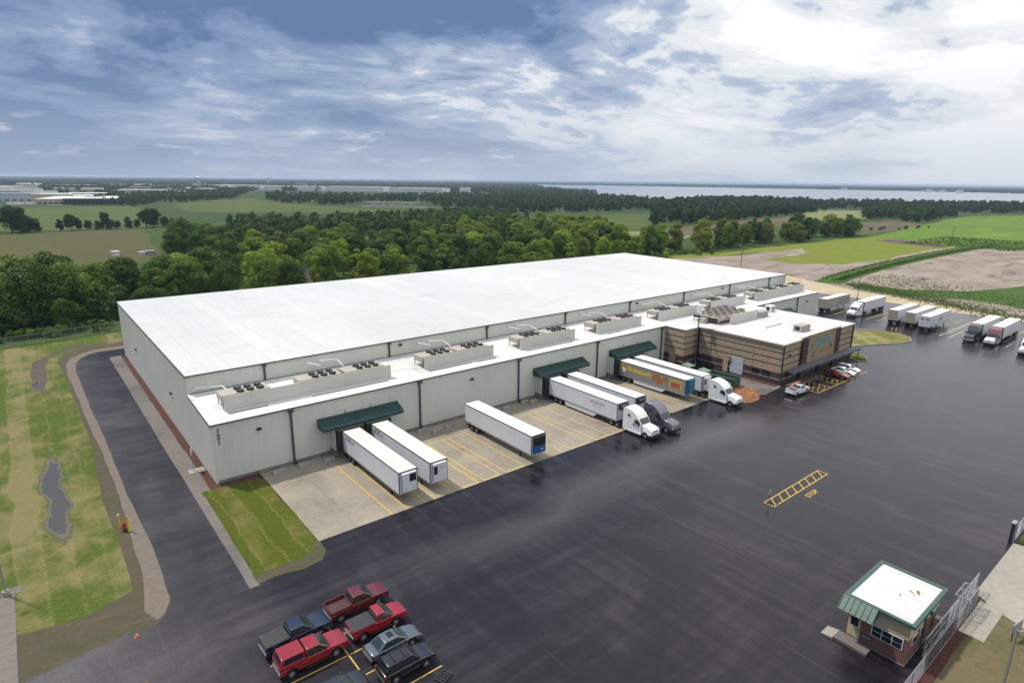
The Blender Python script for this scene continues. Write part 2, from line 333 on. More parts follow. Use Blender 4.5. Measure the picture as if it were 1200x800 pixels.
grass('turf_patch', (0.060, 0.086, 0.008), (0.104, 0.120, 0.012), (0.185, 0.150, 0.050), 0.22, 0.3, 2.3)
grass('meadow', (0.035, 0.070, 0.014), (0.060, 0.105, 0.020), (0.13, 0.12, 0.05), 0.0, 0.03)
grass('verge', (0.085, 0.10, 0.03), (0.12, 0.125, 0.04), (0.185, 0.140, 0.088), 0.95, 0.45)
grass('island_grass', (0.11, 0.13, 0.03), (0.19, 0.19, 0.055), (0.36, 0.29, 0.15), 0.7, 0.3)
grass('grass_bright', (0.130, 0.175, 0.014), (0.200, 0.235, 0.02), (0.25, 0.20, 0.12), 0.32, 0.07)
grass('grass_berm', (0.045, 0.095, 0.018), (0.085, 0.145, 0.025), (0.20, 0.17, 0.08), -0.2, 0.2)
def dirt(name, c1, c2, c3, scale=0.08, rough=0.9):
    m, t, bs = new_mat(name); co = coords(t, True)
    n1 = noise(t, co, scale, 6, 0.65, (1, 1.5, 1), 0.8); n2 = noise(t, co, scale*9, 5, 0.7); n3 = noise(t, co, scale*2.7, 5, 0.6, (0.35, 1.4, 1), 0.5, R_(20))
    c = mixc(t, ramp(t, n1, [(0.38, 0.0), (0.62, 1.0)]), c1, c2)
    c = mixc(t, ramp(t, n3, [(0.55, 0.0), (0.70, 0.9)]), c, c3)
    c = mixc(t, ramp(t, n2, [(0.5, 0.0), (0.75, 0.45)]), c, tuple(x*0.5 for x in c1))
    setin(t, bs.inputs['Base Color'], c); bs.inputs['Roughness'].default_value = rough; bs.inputs['Specular IOR Level'].default_value = 0.2
    bump(t, bs, mth(t, 'ADD', n1, n2), 0.6, 0.2)
dirt('dirt', (0.092, 0.072, 0.052), (0.070, 0.072, 0.036), (0.112, 0.092, 0.074), 0.35)
dirt('gravel', (0.195, 0.162, 0.136), (0.165, 0.135, 0.112), (0.225, 0.19, 0.162), 1.1)
dirt('construction', (0.215, 0.168, 0.145), (0.31, 0.26, 0.21), (0.105, 0.085, 0.062), 0.05)
dirt('sand', (0.46, 0.385, 0.26), (0.40, 0.32, 0.215), (0.50, 0.43, 0.30), 0.09)
dirt('dark_soil', (0.105, 0.078, 0.068), (0.085, 0.066, 0.055), (0.13, 0.095, 0.08), 0.1)
dirt('red_mulch_pad', (0.26, 0.115, 0.072), (0.21, 0.09, 0.06), (0.30, 0.14, 0.09), 0.8)
def field(name, a_, b_, c_=None, sc=0.012):
    m, t, bs = new_mat(name); co = coords(t, True)
    n1 = noise(t, co, sc, 5, 0.6, (1, 0.35, 1), 0.5, R_(18)); n2 = noise(t, co, sc*14, 5, 0.65); n3 = noise(t, co, sc*3, 4, 0.6, (0.25, 1.6, 1), 0, R_(18), (40, 3, 0))
    f = mth(t, 'ADD', mth(t, 'MULTIPLY', n1, 0.5), mth(t, 'ADD', mth(t, 'MULTIPLY', n2, 0.25), mth(t, 'MULTIPLY', n3, 0.25)))
    c = mixc(t, ramp(t, f, [(0.38, 0.0), (0.60, 1.0)]), a_, b_)
    if c_: c = mixc(t, ramp(t, n3, [(0.56, 0.0), (0.70, 0.8)]), c, c_)
    setin(t, bs.inputs['Base Color'], c); bs.inputs['Roughness'].default_value = 0.95; bs.inputs['Specular IOR Level'].default_value = 0.1
field('field_olive', (0.068, 0.078, 0.028), (0.092, 0.088, 0.038), (0.105, 0.074, 0.046))
field('field_green', (0.062, 0.090, 0.024), (0.088, 0.108, 0.034))
field('field_brown', (0.135, 0.098, 0.066), (0.095, 0.082, 0.048), (0.085, 0.10, 0.04))
field('field_pale', (0.20, 0.21, 0.085), (0.16, 0.175, 0.07))
field('field_bright', (0.080, 0.155, 0.020), (0.110, 0.185, 0.026), (0.18, 0.25, 0.035))
field('ground_far', (0.028, 0.055, 0.016), (0.055, 0.080, 0.028), (0.075, 0.095, 0.040), 0.0025)
m, t, bs = new_mat('water'); co = coords(t, True)
setin(t, bs.inputs['Base Color'], (0.16, 0.18, 0.21)); bs.inputs['Roughness'].default_value = 0.22; bs.inputs['Specular IOR Level'].default_value = 0.5
bump(t, bs, noise(t, co, 0.05, 4, 0.6, (1, 2.5, 1)), 0.3, 1.0)
m, t, bs = new_mat('puddle'); co = coords(t, True)
setin(t, bs.inputs['Base Color'], mixc(t, noise(t, co, 0.5), (0.085, 0.075, 0.062), (0.055, 0.05, 0.045))); bs.inputs['Roughness'].default_value = 0.12
def wet_hollow(name, cx, cy, hx, hy):
    # shallow rain-filled hollow: water in the middle, mud round it, turf showing through at its ragged rim
    m, t, bs = new_mat(name); co = coords(t, True)
    sx = nd(t, 'ShaderNodeSeparateXYZ'); t.links.new(co, sx.inputs[0])
    n = noise(t, co, 0.45, 5, 0.6, (1, 0.6, 1)); n2 = noise(t, co, 2.6, 4, 0.65)
    u_ = mth(t, 'DIVIDE', mth(t, 'SUBTRACT', mth(t, 'ADD', sx.outputs[0], mth(t, 'MULTIPLY', mth(t, 'SUBTRACT', noise(t, co, 0.14, 2), 0.5), 2.4)), cx), hx)
    v_ = mth(t, 'DIVIDE', mth(t, 'SUBTRACT', sx.outputs[1], cy), hy)
    d_ = mth(t, 'ADD', mth(t, 'POWER', mth(t, 'ABSOLUTE', u_), 2.0), mth(t, 'POWER', mth(t, 'ABSOLUTE', v_), 3.0))
    f = mth(t, 'ADD', mth(t, 'SUBTRACT', 1.0, d_), mth(t, 'ADD', mth(t, 'MULTIPLY', mth(t, 'SUBTRACT', n, 0.5), 1.3), mth(t, 'MULTIPLY', mth(t, 'SUBTRACT', n2, 0.5), 0.9)))
    water = ramp(t, f, [(0.42, 0.0), (0.56, 1.0)])
    c = mixc(t, water, mixc(t, n2, (0.115, 0.095, 0.070), (0.085, 0.080, 0.045)), (0.075, 0.066, 0.056))
    setin(t, bs.inputs['Base Color'], c)
    setin(t, bs.inputs['Roughness'], mth(t, 'SUBTRACT', 0.85, mth(t, 'MULTIPLY', water, 0.70)))
    setin(t, bs.inputs['Alpha'], ramp(t, f, [(0.02, 0.0), (0.30, 1.0)]))
wet_hollow('wet_hollow_long', -16.4, 9.5, 1.35, 14.5)
wet_hollow('wet_hollow_small', -16.2, 61.5, 0.9, 4.2)
wet_hollow('wet_hollow_tiny', -14.2, -8.1, 0.8, 1.2)
M('yellow_line', (0.56, 0.36, 0.045), 0.7, var=0.2, vscale=2.5, world=True, col2=(0.40, 0.28, 0.07))
M('yellow_faded', (0.50, 0.36, 0.12), 0.75, var=0.2, vscale=1.2, world=True, col2=(0.36, 0.30, 0.18))
M('white_line', (0.5, 0.48, 0.42), 0.7, var=0.25, vscale=2.0, world=True)
M('yellow_paint', (0.64, 0.46, 0.03), 0.5)
M('red_paint', (0.40, 0.02, 0.02), 0.4)
M('orange', (0.75, 0.14, 0.03), 0.5)
M('dumpster_green', (0.028, 0.085, 0.06), 0.5, var=0.2)
M('dumpster_lid', (0.20, 0.29, 0.20), 0.55)
M('concrete_block', (0.32, 0.30, 0.265), 0.85, var=0.15, bmp=0.3, bscale=5)
# vehicles
def paint(name, col, rough=0.22, coat=0.9):
    return M(name, col, rough, 0.0, 0.5, var=0.05, vscale=0.8, coat=coat)
paint('paint_maroon', (0.105, 0.006, 0.010)); paint('paint_red', (0.27, 0.010, 0.016)); paint('paint_red_cap', (0.25, 0.010, 0.018))
paint('paint_blue', (0.008, 0.016, 0.042)); paint('paint_grey', (0.090, 0.105, 0.125)); paint('paint_black', (0.008, 0.008, 0.010))
paint('paint_dark', (0.020, 0.022, 0.028)); paint('paint_white', (0.78, 0.78, 0.78)); paint('paint_carred', (0.22, 0.012, 0.02))
paint('paint_semi_white', (0.76, 0.77, 0.77), 0.35, 0.3); M('paint_semi_grey', (0.17, 0.17, 0.215), 0.25, metal=0.75, var=0.04, coat=0.5); paint('paint_semi_black', (0.012, 0.013, 0.016))
paint('paint_semi_red', (0.15, 0.014, 0.03)); paint('paint_cream', (0.72, 0.71, 0.66))
M('plastic_black', (0.014, 0.014, 0.015), 0.55); M('tonneau', (0.026, 0.026, 0.030), 0.6, var=0.05)
M('bed_liner', (0.075, 0.03, 0.032), 0.5, var=0.3, vscale=2)
M('chrome', (0.40, 0.41, 0.43), 0.22, metal=0.95, var=0.03)
M('rim', (0.45, 0.45, 0.46), 0.35, metal=0.7)
M('lamp_clear', (0.34, 0.35, 0.37), 0.12); M('lamp_red', (0.16, 0.008, 0.008), 0.25)
M('frame_black', (0.015, 0.015, 0.016), 0.65)
M('trailer_white', (0.62, 0.635, 0.66), 0.4, var=0.04, vscale=0.5)
M('trailer_roof_white', (0.80, 0.80, 0.79), 0.55, var=0.06, vscale=0.4)
def wrinkled():
    m, t, bs = new_mat('trailer_roof_cloudy'); co = coords(t)
    n = noise(t, co, 0.9, 6, 0.6, (1.3, 0.6, 1), 1.2)
    setin(t, bs.inputs['Base Color'], mixc(t, ramp(t, n, [(0.35, 0.0), (0.65, 1.0)]), (0.72, 0.70, 0.665), (0.56, 0.53, 0.485)))
    bs.inputs['Roughness'].default_value = 0.5
    bump(t, bs, n, 0.5, 0.15)
wrinkled()
M('trailer_grey', (0.235, 0.23, 0.215), 0.45, var=0.06, vscale=0.4)
M('trailer_tan', (0.42, 0.36, 0.255), 0.6, var=0.25, vscale=1.2, col2=(0.30, 0.25, 0.19))
M('rail_dark', (0.10, 0.105, 0.115), 0.4, metal=0.4)
M('reefer_black', (0.012, 0.013, 0.017), 0.4); M('reefer_blue', (0.012, 0.10, 0.36), 0.4); M('teal_cover', (0.010, 0.14, 0.21), 0.5)
M('letter_dark', (0.045, 0.06, 0.065), 0.6); M('letter_grey', (0.22, 0.23, 0.27), 0.6); M('letter_yellow', (0.72, 0.56, 0.02), 0.5)
M('emblem_yellow', (0.46, 0.36, 0.06), 0.5); M('food_brown', (0.27, 0.09, 0.025), 0.6, var=0.35, vscale=3, col2=(0.42, 0.17, 0.045)); M('food_red', (0.38, 0.09, 0.06), 0.5, var=0.2, vscale=3)
M('letter_purple', (0.20, 0.03, 0.16), 0.5)
# foliage
def leaf(name):
    m, t, bs = new_mat(name); co = nd(t, 'ShaderNodeNewGeometry').outputs['Position']
    oi = nd(t, 'ShaderNodeObjectInfo')
    n = noise(t, co, 0.45, 4, 0.7); n2 = noise(t, co, 3.0, 2, 0.7)
    f = mth(t, 'ADD', mth(t, 'MULTIPLY', n, 0.6), mth(t, 'MULTIPLY', n2, 0.4))
    br = ramp(t, f, [(0.32, 0.55), (0.68, 1.6)])
    c = mixc(t, 1.0, oi.outputs['Color'], br, 'MULTIPLY')
    setin(t, bs.inputs['Base Color'], c); bs.inputs['Roughness'].default_value = 0.6; bs.inputs['Specular IOR Level'].default_value = 0.25
    tr = nd(t, 'ShaderNodeBsdfTranslucent'); t.links.new(mixc(t, 1.0, c, (1.25, 1.25, 0.5), 'MULTIPLY'), tr.inputs[0])
    mx = nd(t, 'ShaderNodeMixShader'); mx.inputs[0].default_value = 0.36
    t.links.new(bs.outputs[0], mx.inputs[1]); t.links.new(tr.outputs[0], mx.inputs[2])
    t.links.new(mx.outputs[0], t.nodes['Material Output'].inputs[0])
leaf('leaf')
M('bark', (0.075, 0.058, 0.042), 0.9, var=0.2, vscale=3, bmp=0.5, bscale=8)

# ------------------------------------------------------------------ mesh helpers
class MB:
    def __init__(s): s.v = []; s.f = []; s.m = []; s.mi = 0
    def add(s, vs, fs):
        o = len(s.v); s.v += [tuple(p) for p in vs]
        for f in fs: s.f.append(tuple(i+o for i in f)); s.m.append(s.mi)
        return s
    def box(s, x0, x1, y0, y1, z0, z1):
        return s.add([(x0,y0,z0),(x1,y0,z0),(x1,y1,z0),(x0,y1,z0),(x0,y0,z1),(x1,y0,z1),(x1,y1,z1),(x0,y1,z1)],
                     [(3,2,1,0),(4,5,6,7),(0,1,5,4),(1,2,6,5),(2,3,7,6),(3,0,4,7)])
    def hexa(s, lo, hi):   # two quads of four points
        return s.add(list(lo)+list(hi), [(3,2,1,0),(4,5,6,7),(0,1,5,4),(1,2,6,5),(2,3,7,6),(3,0,4,7)])
    def quad(s, a, b, c, d): return s.add([a,b,c,d], [(0,1,2,3)])
    def cyl(s, p0, p1, r0, r1=None, n=10, caps=True):
        r1 = r0 if r1 is None else r1
        p0 = Vector(p0); p1 = Vector(p1); d = (p1-p0).normalized()
        q = Vector((0,0,1)) if abs(d.z) < 0.9 else Vector((1,0,0))
        e1 = d.cross(q).normalized(); e2 = d.cross(e1)
        vs = []
        for p, r in ((p0,r0),(p1,r1)):
            for k in range(n):
                a_ = 2*math.pi*k/n; vs.append(p+e1*r*math.cos(a_)+e2*r*math.sin(a_))
        fs = [(k,(k+1)%n,n+(k+1)%n,n+k) for k in range(n)]
        if caps: fs += [tuple(range(n-1,-1,-1)), tuple(range(n,2*n))]
        return s.add(vs, fs)
    def prism(s, prof, y0, y1, wf=None):
        """profile in (x,z), extruded along y; wf(x,z) scales the half-width about the middle"""
        n = len(prof); c = (y0+y1)/2; h = (y1-y0)/2; wf = wf or (lambda x, z: 1.0)
        vs = [(x, c-h*wf(x,z), z) for x, z in prof]+[(x, c+h*wf(x,z), z) for x, z in prof]
        fs = [tuple(range(n)), tuple(range(2*n-1, n-1, -1))]+[(k, n+k, n+(k+1)%n, (k+1)%n) for k in range(n)]
        return s.add(vs, fs)
    def build(s, name, mats, parent=None, bevel=0, smooth=False, seg=2, fix=True):
        me = bpy.data.meshes.new(name)
        me.from_pydata(s.v, [], s.f)
        if isinstance(mats, str): mats = [mats]
        for k in mats: me.materials.append(MATS[k])
        if len(mats) > 1: me.polygons.foreach_set('material_index', s.m)
        if fix:
            bm = bmesh.new(); bm.from_mesh(me); bmesh.ops.recalc_face_normals(bm, faces=bm.faces); bm.to_mesh(me); bm.free()
        if smooth:
            me.polygons.foreach_set('use_smooth', [True]*len(me.polygons)); me.set_sharp_from_angle(angle=R_(38))
        me.update()
        o = bpy.data.objects.new(name, me); C.objects.link(o)
        if parent: o.parent = parent
        if bevel:
            b_ = o.modifiers.new('bevel', 'BEVEL'); b_.width = bevel; b_.segments = seg; b_.limit_method = 'ANGLE'; b_.angle_limit = R_(28)
        return o
def tag(o, label, cat, group=None):
    o['label'] = label; o['category'] = cat
    if group: o['group'] = group
    return o
def thing(name, label, cat, loc=(0,0,0), rz=0.0, group=None):
    o = bpy.data.objects.new(name, None); C.objects.link(o); o.empty_display_size = 0.5
    o.location = loc; o.rotation_euler = (0,0,rz)
    return tag(o, label, cat, group)
def box(name, mat, parent, x0, x1, y0, y1, z0, z1, bevel=0):
    return MB().box(min(x0,x1),max(x0,x1),min(y0,y1),max(y0,y1),min(z0,z1),max(z0,z1)).build(name, mat, parent, bevel, fix=False)
def cp(o, parent=None):
    c = o.copy(); C.objects.link(c); c.parent = parent
    for ch in o.children: cp(ch, c)
    return c
def dup(o, loc, rz=None, label=None):
    c = cp(o); c.location = loc
    if rz is not None: c.rotation_euler = (0,0,rz)
    if label: c['label'] = label
    return c
def ragged(pts, step, amp, seed=0):
    rnd = random.Random(seed); out = []; run = 0.0; ph = [rnd.uniform(0, 6.28) for _ in range(3)]
    n = len(pts)
    for i in range(n):
        a_ = Vector(pts[i]); b_ = Vector(pts[(i+1)%n]); d = b_-a_; k = max(1, int(d.length/step))
        nrm = Vector((-d.y, d.x)).normalized() if d.length > 0 else Vector((0,0))
        for j in range(k):
            p = a_+d*(j/k); q = run/(step*3.0)
            if amp: p = p+nrm*amp*(math.sin(q*0.9+ph[0])+0.7*math.sin(q*2.3+ph[1])+0.45*math.sin(q*5.1+ph[2]))/1.3
            run += d.length/k
            out.append((p.x, p.y))
    return out
def sheet(name, pts, z, mat, kind='structure', step=0, amp=0, seed=0):
    if step: pts = ragged(pts, step, amp, seed)
    vs = [(x, y, z) for x, y in pts]
    tris = tessellate_polygon([[Vector(p) for p in vs]])
    me = bpy.data.meshes.new(name); me.from_pydata(vs, [], [tuple(t_) for t_ in tris]); me.materials.append(MATS[mat])
    bm = bmesh.new(); bm.from_mesh(me)
    for f in bm.faces:
        if f.normal.z < 0: f.normal_flip()
    bm.to_mesh(me); bm.free()
    o = bpy.data.objects.new(name, me); C.objects.link(o)
    if kind: o['kind'] = kind
    return o
def text_mesh(name, txt, size, mat, parent=None, extrude=0.01, shear=0.0, bold=0.0, lead=1.0):
    cu = bpy.data.curves.new(name, 'FONT'); cu.body = txt; cu.size = size; cu.extrude = extrude; cu.align_x = 'CENTER'; cu.align_y = 'CENTER'; cu.shear = shear; cu.offset = bold; cu.space_line = lead
    tmp = bpy.data.objects.new('tmp', cu)
    me = bpy.data.meshes.new_from_object(tmp); bpy.data.objects.remove(tmp); bpy.data.curves.remove(cu)
    me.name = name; me.materials.clear(); me.materials.append(MATS[mat])
    o = bpy.data.objects.new(name, me); C.objects.link(o); o.parent = parent
    return o

# ------------------------------------------------------------------ ground and paving
FAR = 24000
sheet('ground', [(-FAR,-FAR),(FAR,-FAR),(FAR,FAR),(-FAR,FAR)], -0.060, 'ground_far')
sheet('meadow', [(-120,-120),(700,-120),(700,330),(420,430),(60,470),(-120,460)], -0.052, 'meadow')
FM = {'field_olive':'field_olive','field_green_far':'field_green','field_crest':'field_green','field_near_house':'meadow','field_mid_green':'field_green',
      'field_mid_brown':'field_brown','field_pale':'field_pale','field_brown_long':'field_brown','field_tan':'field_pale','field_brown_right':'field_brown',
      'field_bright':'field_bright','grass_construction':'grass_bright','dirt_strip_dark':'dark_soil','construction_ground':'construction','grass_margin':'grass_berm'}
ZL = {'construction_ground': -0.042, 'grass_construction': -0.030, 'dirt_strip_dark': -0.026, 'grass_margin': -0.034}
for k_, (nm, pts) in enumerate(FIELDS.items()):
    if nm == 'lake': continue
    near = nm in ZL
    sheet(nm, pts, ZL.get(nm, -0.044+0.0004*k_), FM[nm], step=6 if near else 25, amp=1.6 if near else 3, seed=k_)
sheet('lake', FIELDS['lake'], -0.040, 'water', step=160, amp=28, seed=5)

roadL = [(-11.2,-24.3),(-10.2,-23.2),(-9.35,-21.2),(-9.1,-10.5),(-9.25,-5.2),(-9.4,3.8),(-9.45,29.0),(-9.7,50.4),(-9.6,68.0),(-9.2,74.0),(-8.0,78.6),(-6.4,81.2),(-4.2,82.4),(0.7,82.6)]
asph = roadL + [(160,82.6),(176,70),(196,50),(207,30),(211,0),(210,-20),(211,-38),(214,-80),(66.2,-80),(66.2,-68.45),(51.9,-68.45),(51.9,-68.9),(18,-68.9),(18,-110),(-70,-110),(-70,-30),(-22,-25.2),(-19.8,-24.9),(-17.5,-24.6),(-15.2,-24.1),(-13,-24.0)]
sheet('asphalt_yard', asph, 0.0, 'asphalt')
# turf west of the drive, its bare margin and the gravel shoulder
sheet('turf_slope', [(-70,-18),(-20.4,-18.3),(-18.4,-18.7),(-15.9,-19.0),(-11.9,-17.4),(-11.9,-10.4),(-11.95,5.8),(-11.4,20.8),(-11.3,42.0),(-11.6,65.9),(-12.2,76),(-11.6,82),(-8,88),(4,91),(170,92),(170,100.5),(4,101.5),(-11.8,97.5),(-70,96)], -0.030, 'turf', step=2.0, amp=0.12, seed=3)
sheet('bare_margin', [(-70,-34),(-22,-26.5),(-13,-25.4),(-9.0,-24.6),(-8.8,82),(0,83.5),(170,83.5),(170,93),(4,92),(-8,89),(-12.0,83),(-12.6,76),(-12.1,65.9),(-11.7,42),(-11.8,20.8),(-12.3,5.8),(-12.3,-10.4),(-12.2,-17.2),(-15.9,-18.8),(-20.4,-18.1),(-70,-17.5)], -0.034, 'dirt')
sheet('gravel_shoulder', [(-10.9,-23.6)]+roadL[1:]+[(1.2,85.2),(-4.5,84.9),(-7.6,83.2),(-9.9,79.6),(-10.9,74.5),(-11.2,66),(-11.0,53.8),(-10.6,30),(-10.2,4.1),(-10.7,-7.9),(-10.9,-15.6),(-11.5,-21.5)], -0.012, 'gravel', step=1.5, amp=0.10, seed=8)
sheet('ditch', [(-16.2,80.6),(-13.4,86.4),(-8.5,92.2),(1,88.8),(1,87.4),(-8,89.6),(-12.3,85.0),(-14.4,79.0),(-15.0,56.2),(-16.9,58.7),(-16.6,77.2)], -0.020, 'dark_soil', step=1.5, amp=0.25, seed=9)
sheet('puddle', [(-19.4,-7),(-13.2,-7),(-13.2,27),(-19.4,27)], -0.018, 'wet_hollow_long')
sheet('puddle', [(-18.0,55),(-14.4,55),(-14.4,68),(-18.0,68)], -0.012, 'wet_hollow_small')
# concrete walk at the left edge of the frame, one slab after the other
walk = bpy.data.objects.new('sidewalk', None); C.objects.link(walk); walk['kind'] = 'structure'
for k_ in range(14):
    box('slab', 'concrete_strip', walk, -21.95, -20.78, -11.2-1.6*(k_+1)+0.012, -11.2-1.6*k_-0.012, -0.06, 0.0+0.004*(k_%2))
for k_ in range(2): box('slab', 'concrete_strip', walk, -23.4+1.6*k_+0.01, -21.84+1.6*k_-0.01, -11.18, -9.9, -0.06, 0.003)
# strip beside the west wall, mulch bed
sheet('concrete_strip', [(-3.1,-24.2),(-2.1,-24.2),(-2.0,-1.1),(-1.0,-0.9),(-0.9,75.0),(-0.6,76.2),(-3.1,75.6)], 0.012, 'concrete_strip', step=3, amp=0.04, seed=4)
sheet('mulch_bed', [(-1.0,-0.9),(0.0,-1.1),(5.0,-1.4),(5.0,0.1),(0.1,0.1),(0.1,75),(-0.9,74.8)], 0.022, 'mulch', step=1.0, amp=0.07, seed=6)
sheet('lawn_patch', [(-2.05,-0.9),(0,-1.2),(4.9,-1.5),(5.22,-2.0),(5.25,-19.0),(4.4,-21.6),(2.6,-22.6),(-1.4,-22.3),(-2.05,-22.6)], 0.026, 'turf_patch', step=0.9, amp=0.10, seed=14)
sheet('lawn_dirt_edge', [(-2.1,-20.5),(5.28,-18.0),(5.5,-20.4),(5.35,-22.6),(4.3,-24.0),(2.2,-24.4),(-0.6,-23.7),(-2.1,-24.0)], 0.018, 'dirt', step=0.8, amp=0.12, seed=15)
# dock pad built slab by slab
pad = bpy.data.objects.new('dock_pad', None); C.objects.link(pad); pad['kind'] = 'structure'
xs = [5.3+4.6*k_ for k_ in range(18)]+[88.2]
ys = [-20.5, -15.4, -10.3, -5.2, 0.0]
slab_mesh = None
for i in range(len(xs)-1):
    for j in range(4):
        w_ = xs[i+1]-xs[i]; 
        if w_ < 4.0: w_ = 4.6
        if slab_mesh is None:
            o = box('slab', 'concrete_pad', pad, 0.012, 4.588, 0.012, 5.088, 0.0, 0.0); slab_mesh = o.data
            for vtx in slab_mesh.vertices: vtx.co.z = -0.10 if vtx.index < 4 else 0.020
            s_ = o
        else:
            s_ = bpy.data.objects.new('slab', slab_mesh); C.objects.link(s_); s_.parent = pad
        s_.location = (xs[i], ys[j], 0.0)
sheet('pad_joint', [(5.3,-20.5),(88.1,-20.5),(88.1,0.0),(5.3,0.0)], 0.006, 'dirt')
def stripe(name, x0, x1, y0, y1, mat='yellow_line', z=0.025, ang=0):
    o = MB().quad((x0,y0,z),(x1,y0,z),(x1,y1,z),(x0,y1,z)).build(name, mat, None, fix=False); o['kind'] = 'structure'; return o
for x_ in (14.35,16.3,18.9,20.35,22.95,23.95,27.0,28.0,30.65,31.8,34.95,37.9,39.75,42.4,44.1,47.95,49.45,52.3,55.35,58.2,62.9,72.8,78.0,82.6):
    stripe('dock_stripe', x_-0.09, x_+0.09, -20.45, -5.85 if 26 < x_ < 56 else -3.6, 'yellow_faded' if 36 < x_ < 56 else 'yellow_line')
for x0,x1 in ((27.0,35.0),(37.9,55.3)): stripe('dock_stripe', x0, x1, -5.95, -5.75, 'yellow_faded', z=0.029)
for x0,x1 in ((28.1,30.5),(23.9,26.9),(44.1,47.9),(49.5,52.2),(52.4,55.3),(31.9,34.9)): stripe('dock_stripe', x0, x1, -20.42, -20.1, 'yellow_faded', z=0.029)
# truck lane between office and pad, mulch island, far islands
sheet('office_walk', [(88.2,-24.0),(90,-25.4),(96.8,-24.9),(97.3,-24.3),(97.3,-17),(88.2,-17)], 0.014, 'concrete_strip')
sheet('mulch_island', [(91.0,-19.6),(91.6,-21.5),(89.4,-24.7),(86.5,-26.2),(83.8,-26.0),(82.2,-24.9),(82.4,-23.3),(84.5,-21.3),(87.6,-19.6)], 0.020, 'red_mulch_pad', step=0.8, amp=0.1, seed=16)
sheet('planting_strip', [(97.8,-24.3),(129,-24.3),(129,-26.6),(118,-26.9),(98.6,-26.7)], 0.010, 'dirt', step=1.5, amp=0.1, seed=17)
sheet('office_bed', [(96.9,-16.6),(97.3,-16.6),(97.3,-24.1),(95.8,-24.2),(95.9,-17.0)], 0.020, 'mulch', step=0.8, amp=0.06, seed=18)
def kerbed_island(name, pts, mat):
    o = sheet(name, pts, 0.125, mat)
    mb = MB(); n = len(pts); c_ = Vector((sum(p[0] for p in pts)/n, sum(p[1] for p in pts)/n))
    for i in range(n):
        a_, b_ = Vector(pts[i]), Vector(pts[(i+1)%n])
        ao = a_+(a_-c_).normalized()*0.2; bo = b_+(b_-c_).normalized()*0.2
        mb.hexa([(a_.x,a_.y,0.0),(b_.x,b_.y,0.0),(bo.x,bo.y,0.0),(ao.x,ao.y,0.0)], [(a_.x,a_.y,0.135),(b_.x,b_.y,0.135),(bo.x,bo.y,0.135),(ao.x,ao.y,0.135)])
    k = mb.build('kerb', 'concrete_apron', None); k.parent = o
    return o
kerbed_island('grass_island', [(139,-19.5),(147,-22.8),(154,-26.2),(158,-26.8),(162.5,-25.2),(164.2,-22.2),(163.5,-17.5),(161.5,-13.6),(155,-13.4),(146,-15.0)], 'island_grass')
kerbed_island('grass_island', [(129.2,-24.6),(134.4,-22.3),(135.2,-23.2),(133.0,-26.0),(129.4,-27.6),(127.6,-26.4)], 'turf_patch')
sheet('concrete_walk', [(129.0,-10),(150,-14.0),(139,-19.3),(129.0,-24.4)], 0.008, 'concrete_apron')
sheet('sand_margin', [(165.5,84),(179,71),(199,51),(209,30),(211.2,0),(210.2,-20),(211.2,-38),(214.5,-80),(222,-80),(216.5,-37.6),(222,-13.9),(227.5,15.7),(242,50),(205,84)], -0.016, 'sand', step=3, amp=0.35, seed=19)
# berm: a low grassed ridge
def berm(path, w, h):
    mb = MB(); n = len(path); cols = 9; rnd = random.Random(4); vs = []
    for i in range(n):
        p = Vector(path[i]); q = Vector(path[min(i+1, n-1)])-Vector(path[max(i-1, 0)]); nn = Vector((-q.y, q.x)).normalized()
        for j in range(cols):
            s_ = j/(cols-1)*2-1; e = min(i, n-1-i)/3.0; hh = h*min(1, e)*(math.cos(s_*math.pi)*0.5+0.5)*(1+rnd.uniform(-.18,.18))
            vs.append((p.x+nn.x*s_*w, p.y+nn.y*s_*w, -0.04+hh))
    fs = [(i*cols+j, i*cols+j+1, (i+1)*cols+j+1, (i+1)*cols+j) for i in range(n-1) for j in range(cols-1)]
    mb.add(vs, fs); o = mb.build('berm', 'grass_berm', None, smooth=True); o['kind'] = 'structure'; return o
pA, pB, pC_ = Vector((236,30)), Vector((330,44)), Vector((500,38))
bp = [tuple((pA*(1-t_)**2+pB*2*t_*(1-t_)+pC_*t_*t_)) for t_ in [k_/70 for k_ in range(71)]]
berm(bp, 5.0, 1.5)
# yard markings
def frame_mark(x0, x1, y0, y1):
    mb = MB(); z = 0.008; w = 0.14
    mb.quad((x0,y0,z),(x1,y0,z),(x1,y0+w,z),(x0,y0+w,z)); mb.quad((x0,y1-w,z),(x1,y1-w,z),(x1,y1,z),(x0,y1,z))
    mb.quad((x0,y0+w,z),(x0+w,y0+w,z),(x0+w,y1-w,z),(x0,y1-w,z)); mb.quad((x1-w,y0+w,z),(x1,y0+w,z),(x1,y1-w,z),(x1-w,y1-w,z))
    k = int((x1-x0)/1.75)
    for i in range(k):
        xx = x0+0.5+i*1.75
        mb.quad((xx,y0+w,z),(xx+0.2,y0+w,z),(min(xx+1.35,x1-w),y1-w,z),(min(xx+1.15,x1-w),y1-w,z))
    o = mb.build('hatched_marking', 'yellow_line', None, fix=False); o['kind'] = 'structure'
frame_mark(52.0, 66.4, -47.75, -46.3)
st = text_mesh('stop_marking', 'STOP', 1.15, 'yellow_line', None, 0.0, bold=0.02); st.location = (59.1, -49.0, 0.008); st.scale = (0.95, 0.85, 1); st['kind'] = 'structure'
for x0,x1,y0,y1 in ((-4.8,5.9,-38.15,-38.03),(0.64,0.76,-44.2,-33.2),(0.76,5.9,-35.55,-35.43),(-4.8,0.64,-35.4,-35.28),(0.76,5.9,-40.95,-40.83),(0.76,6.2,-43.95,-43.83),(-4.8,0.64,-40.95,-40.83)):
    stripe('parking_line', x0, x1, y0, y1, 'yellow_line', z=0.008)
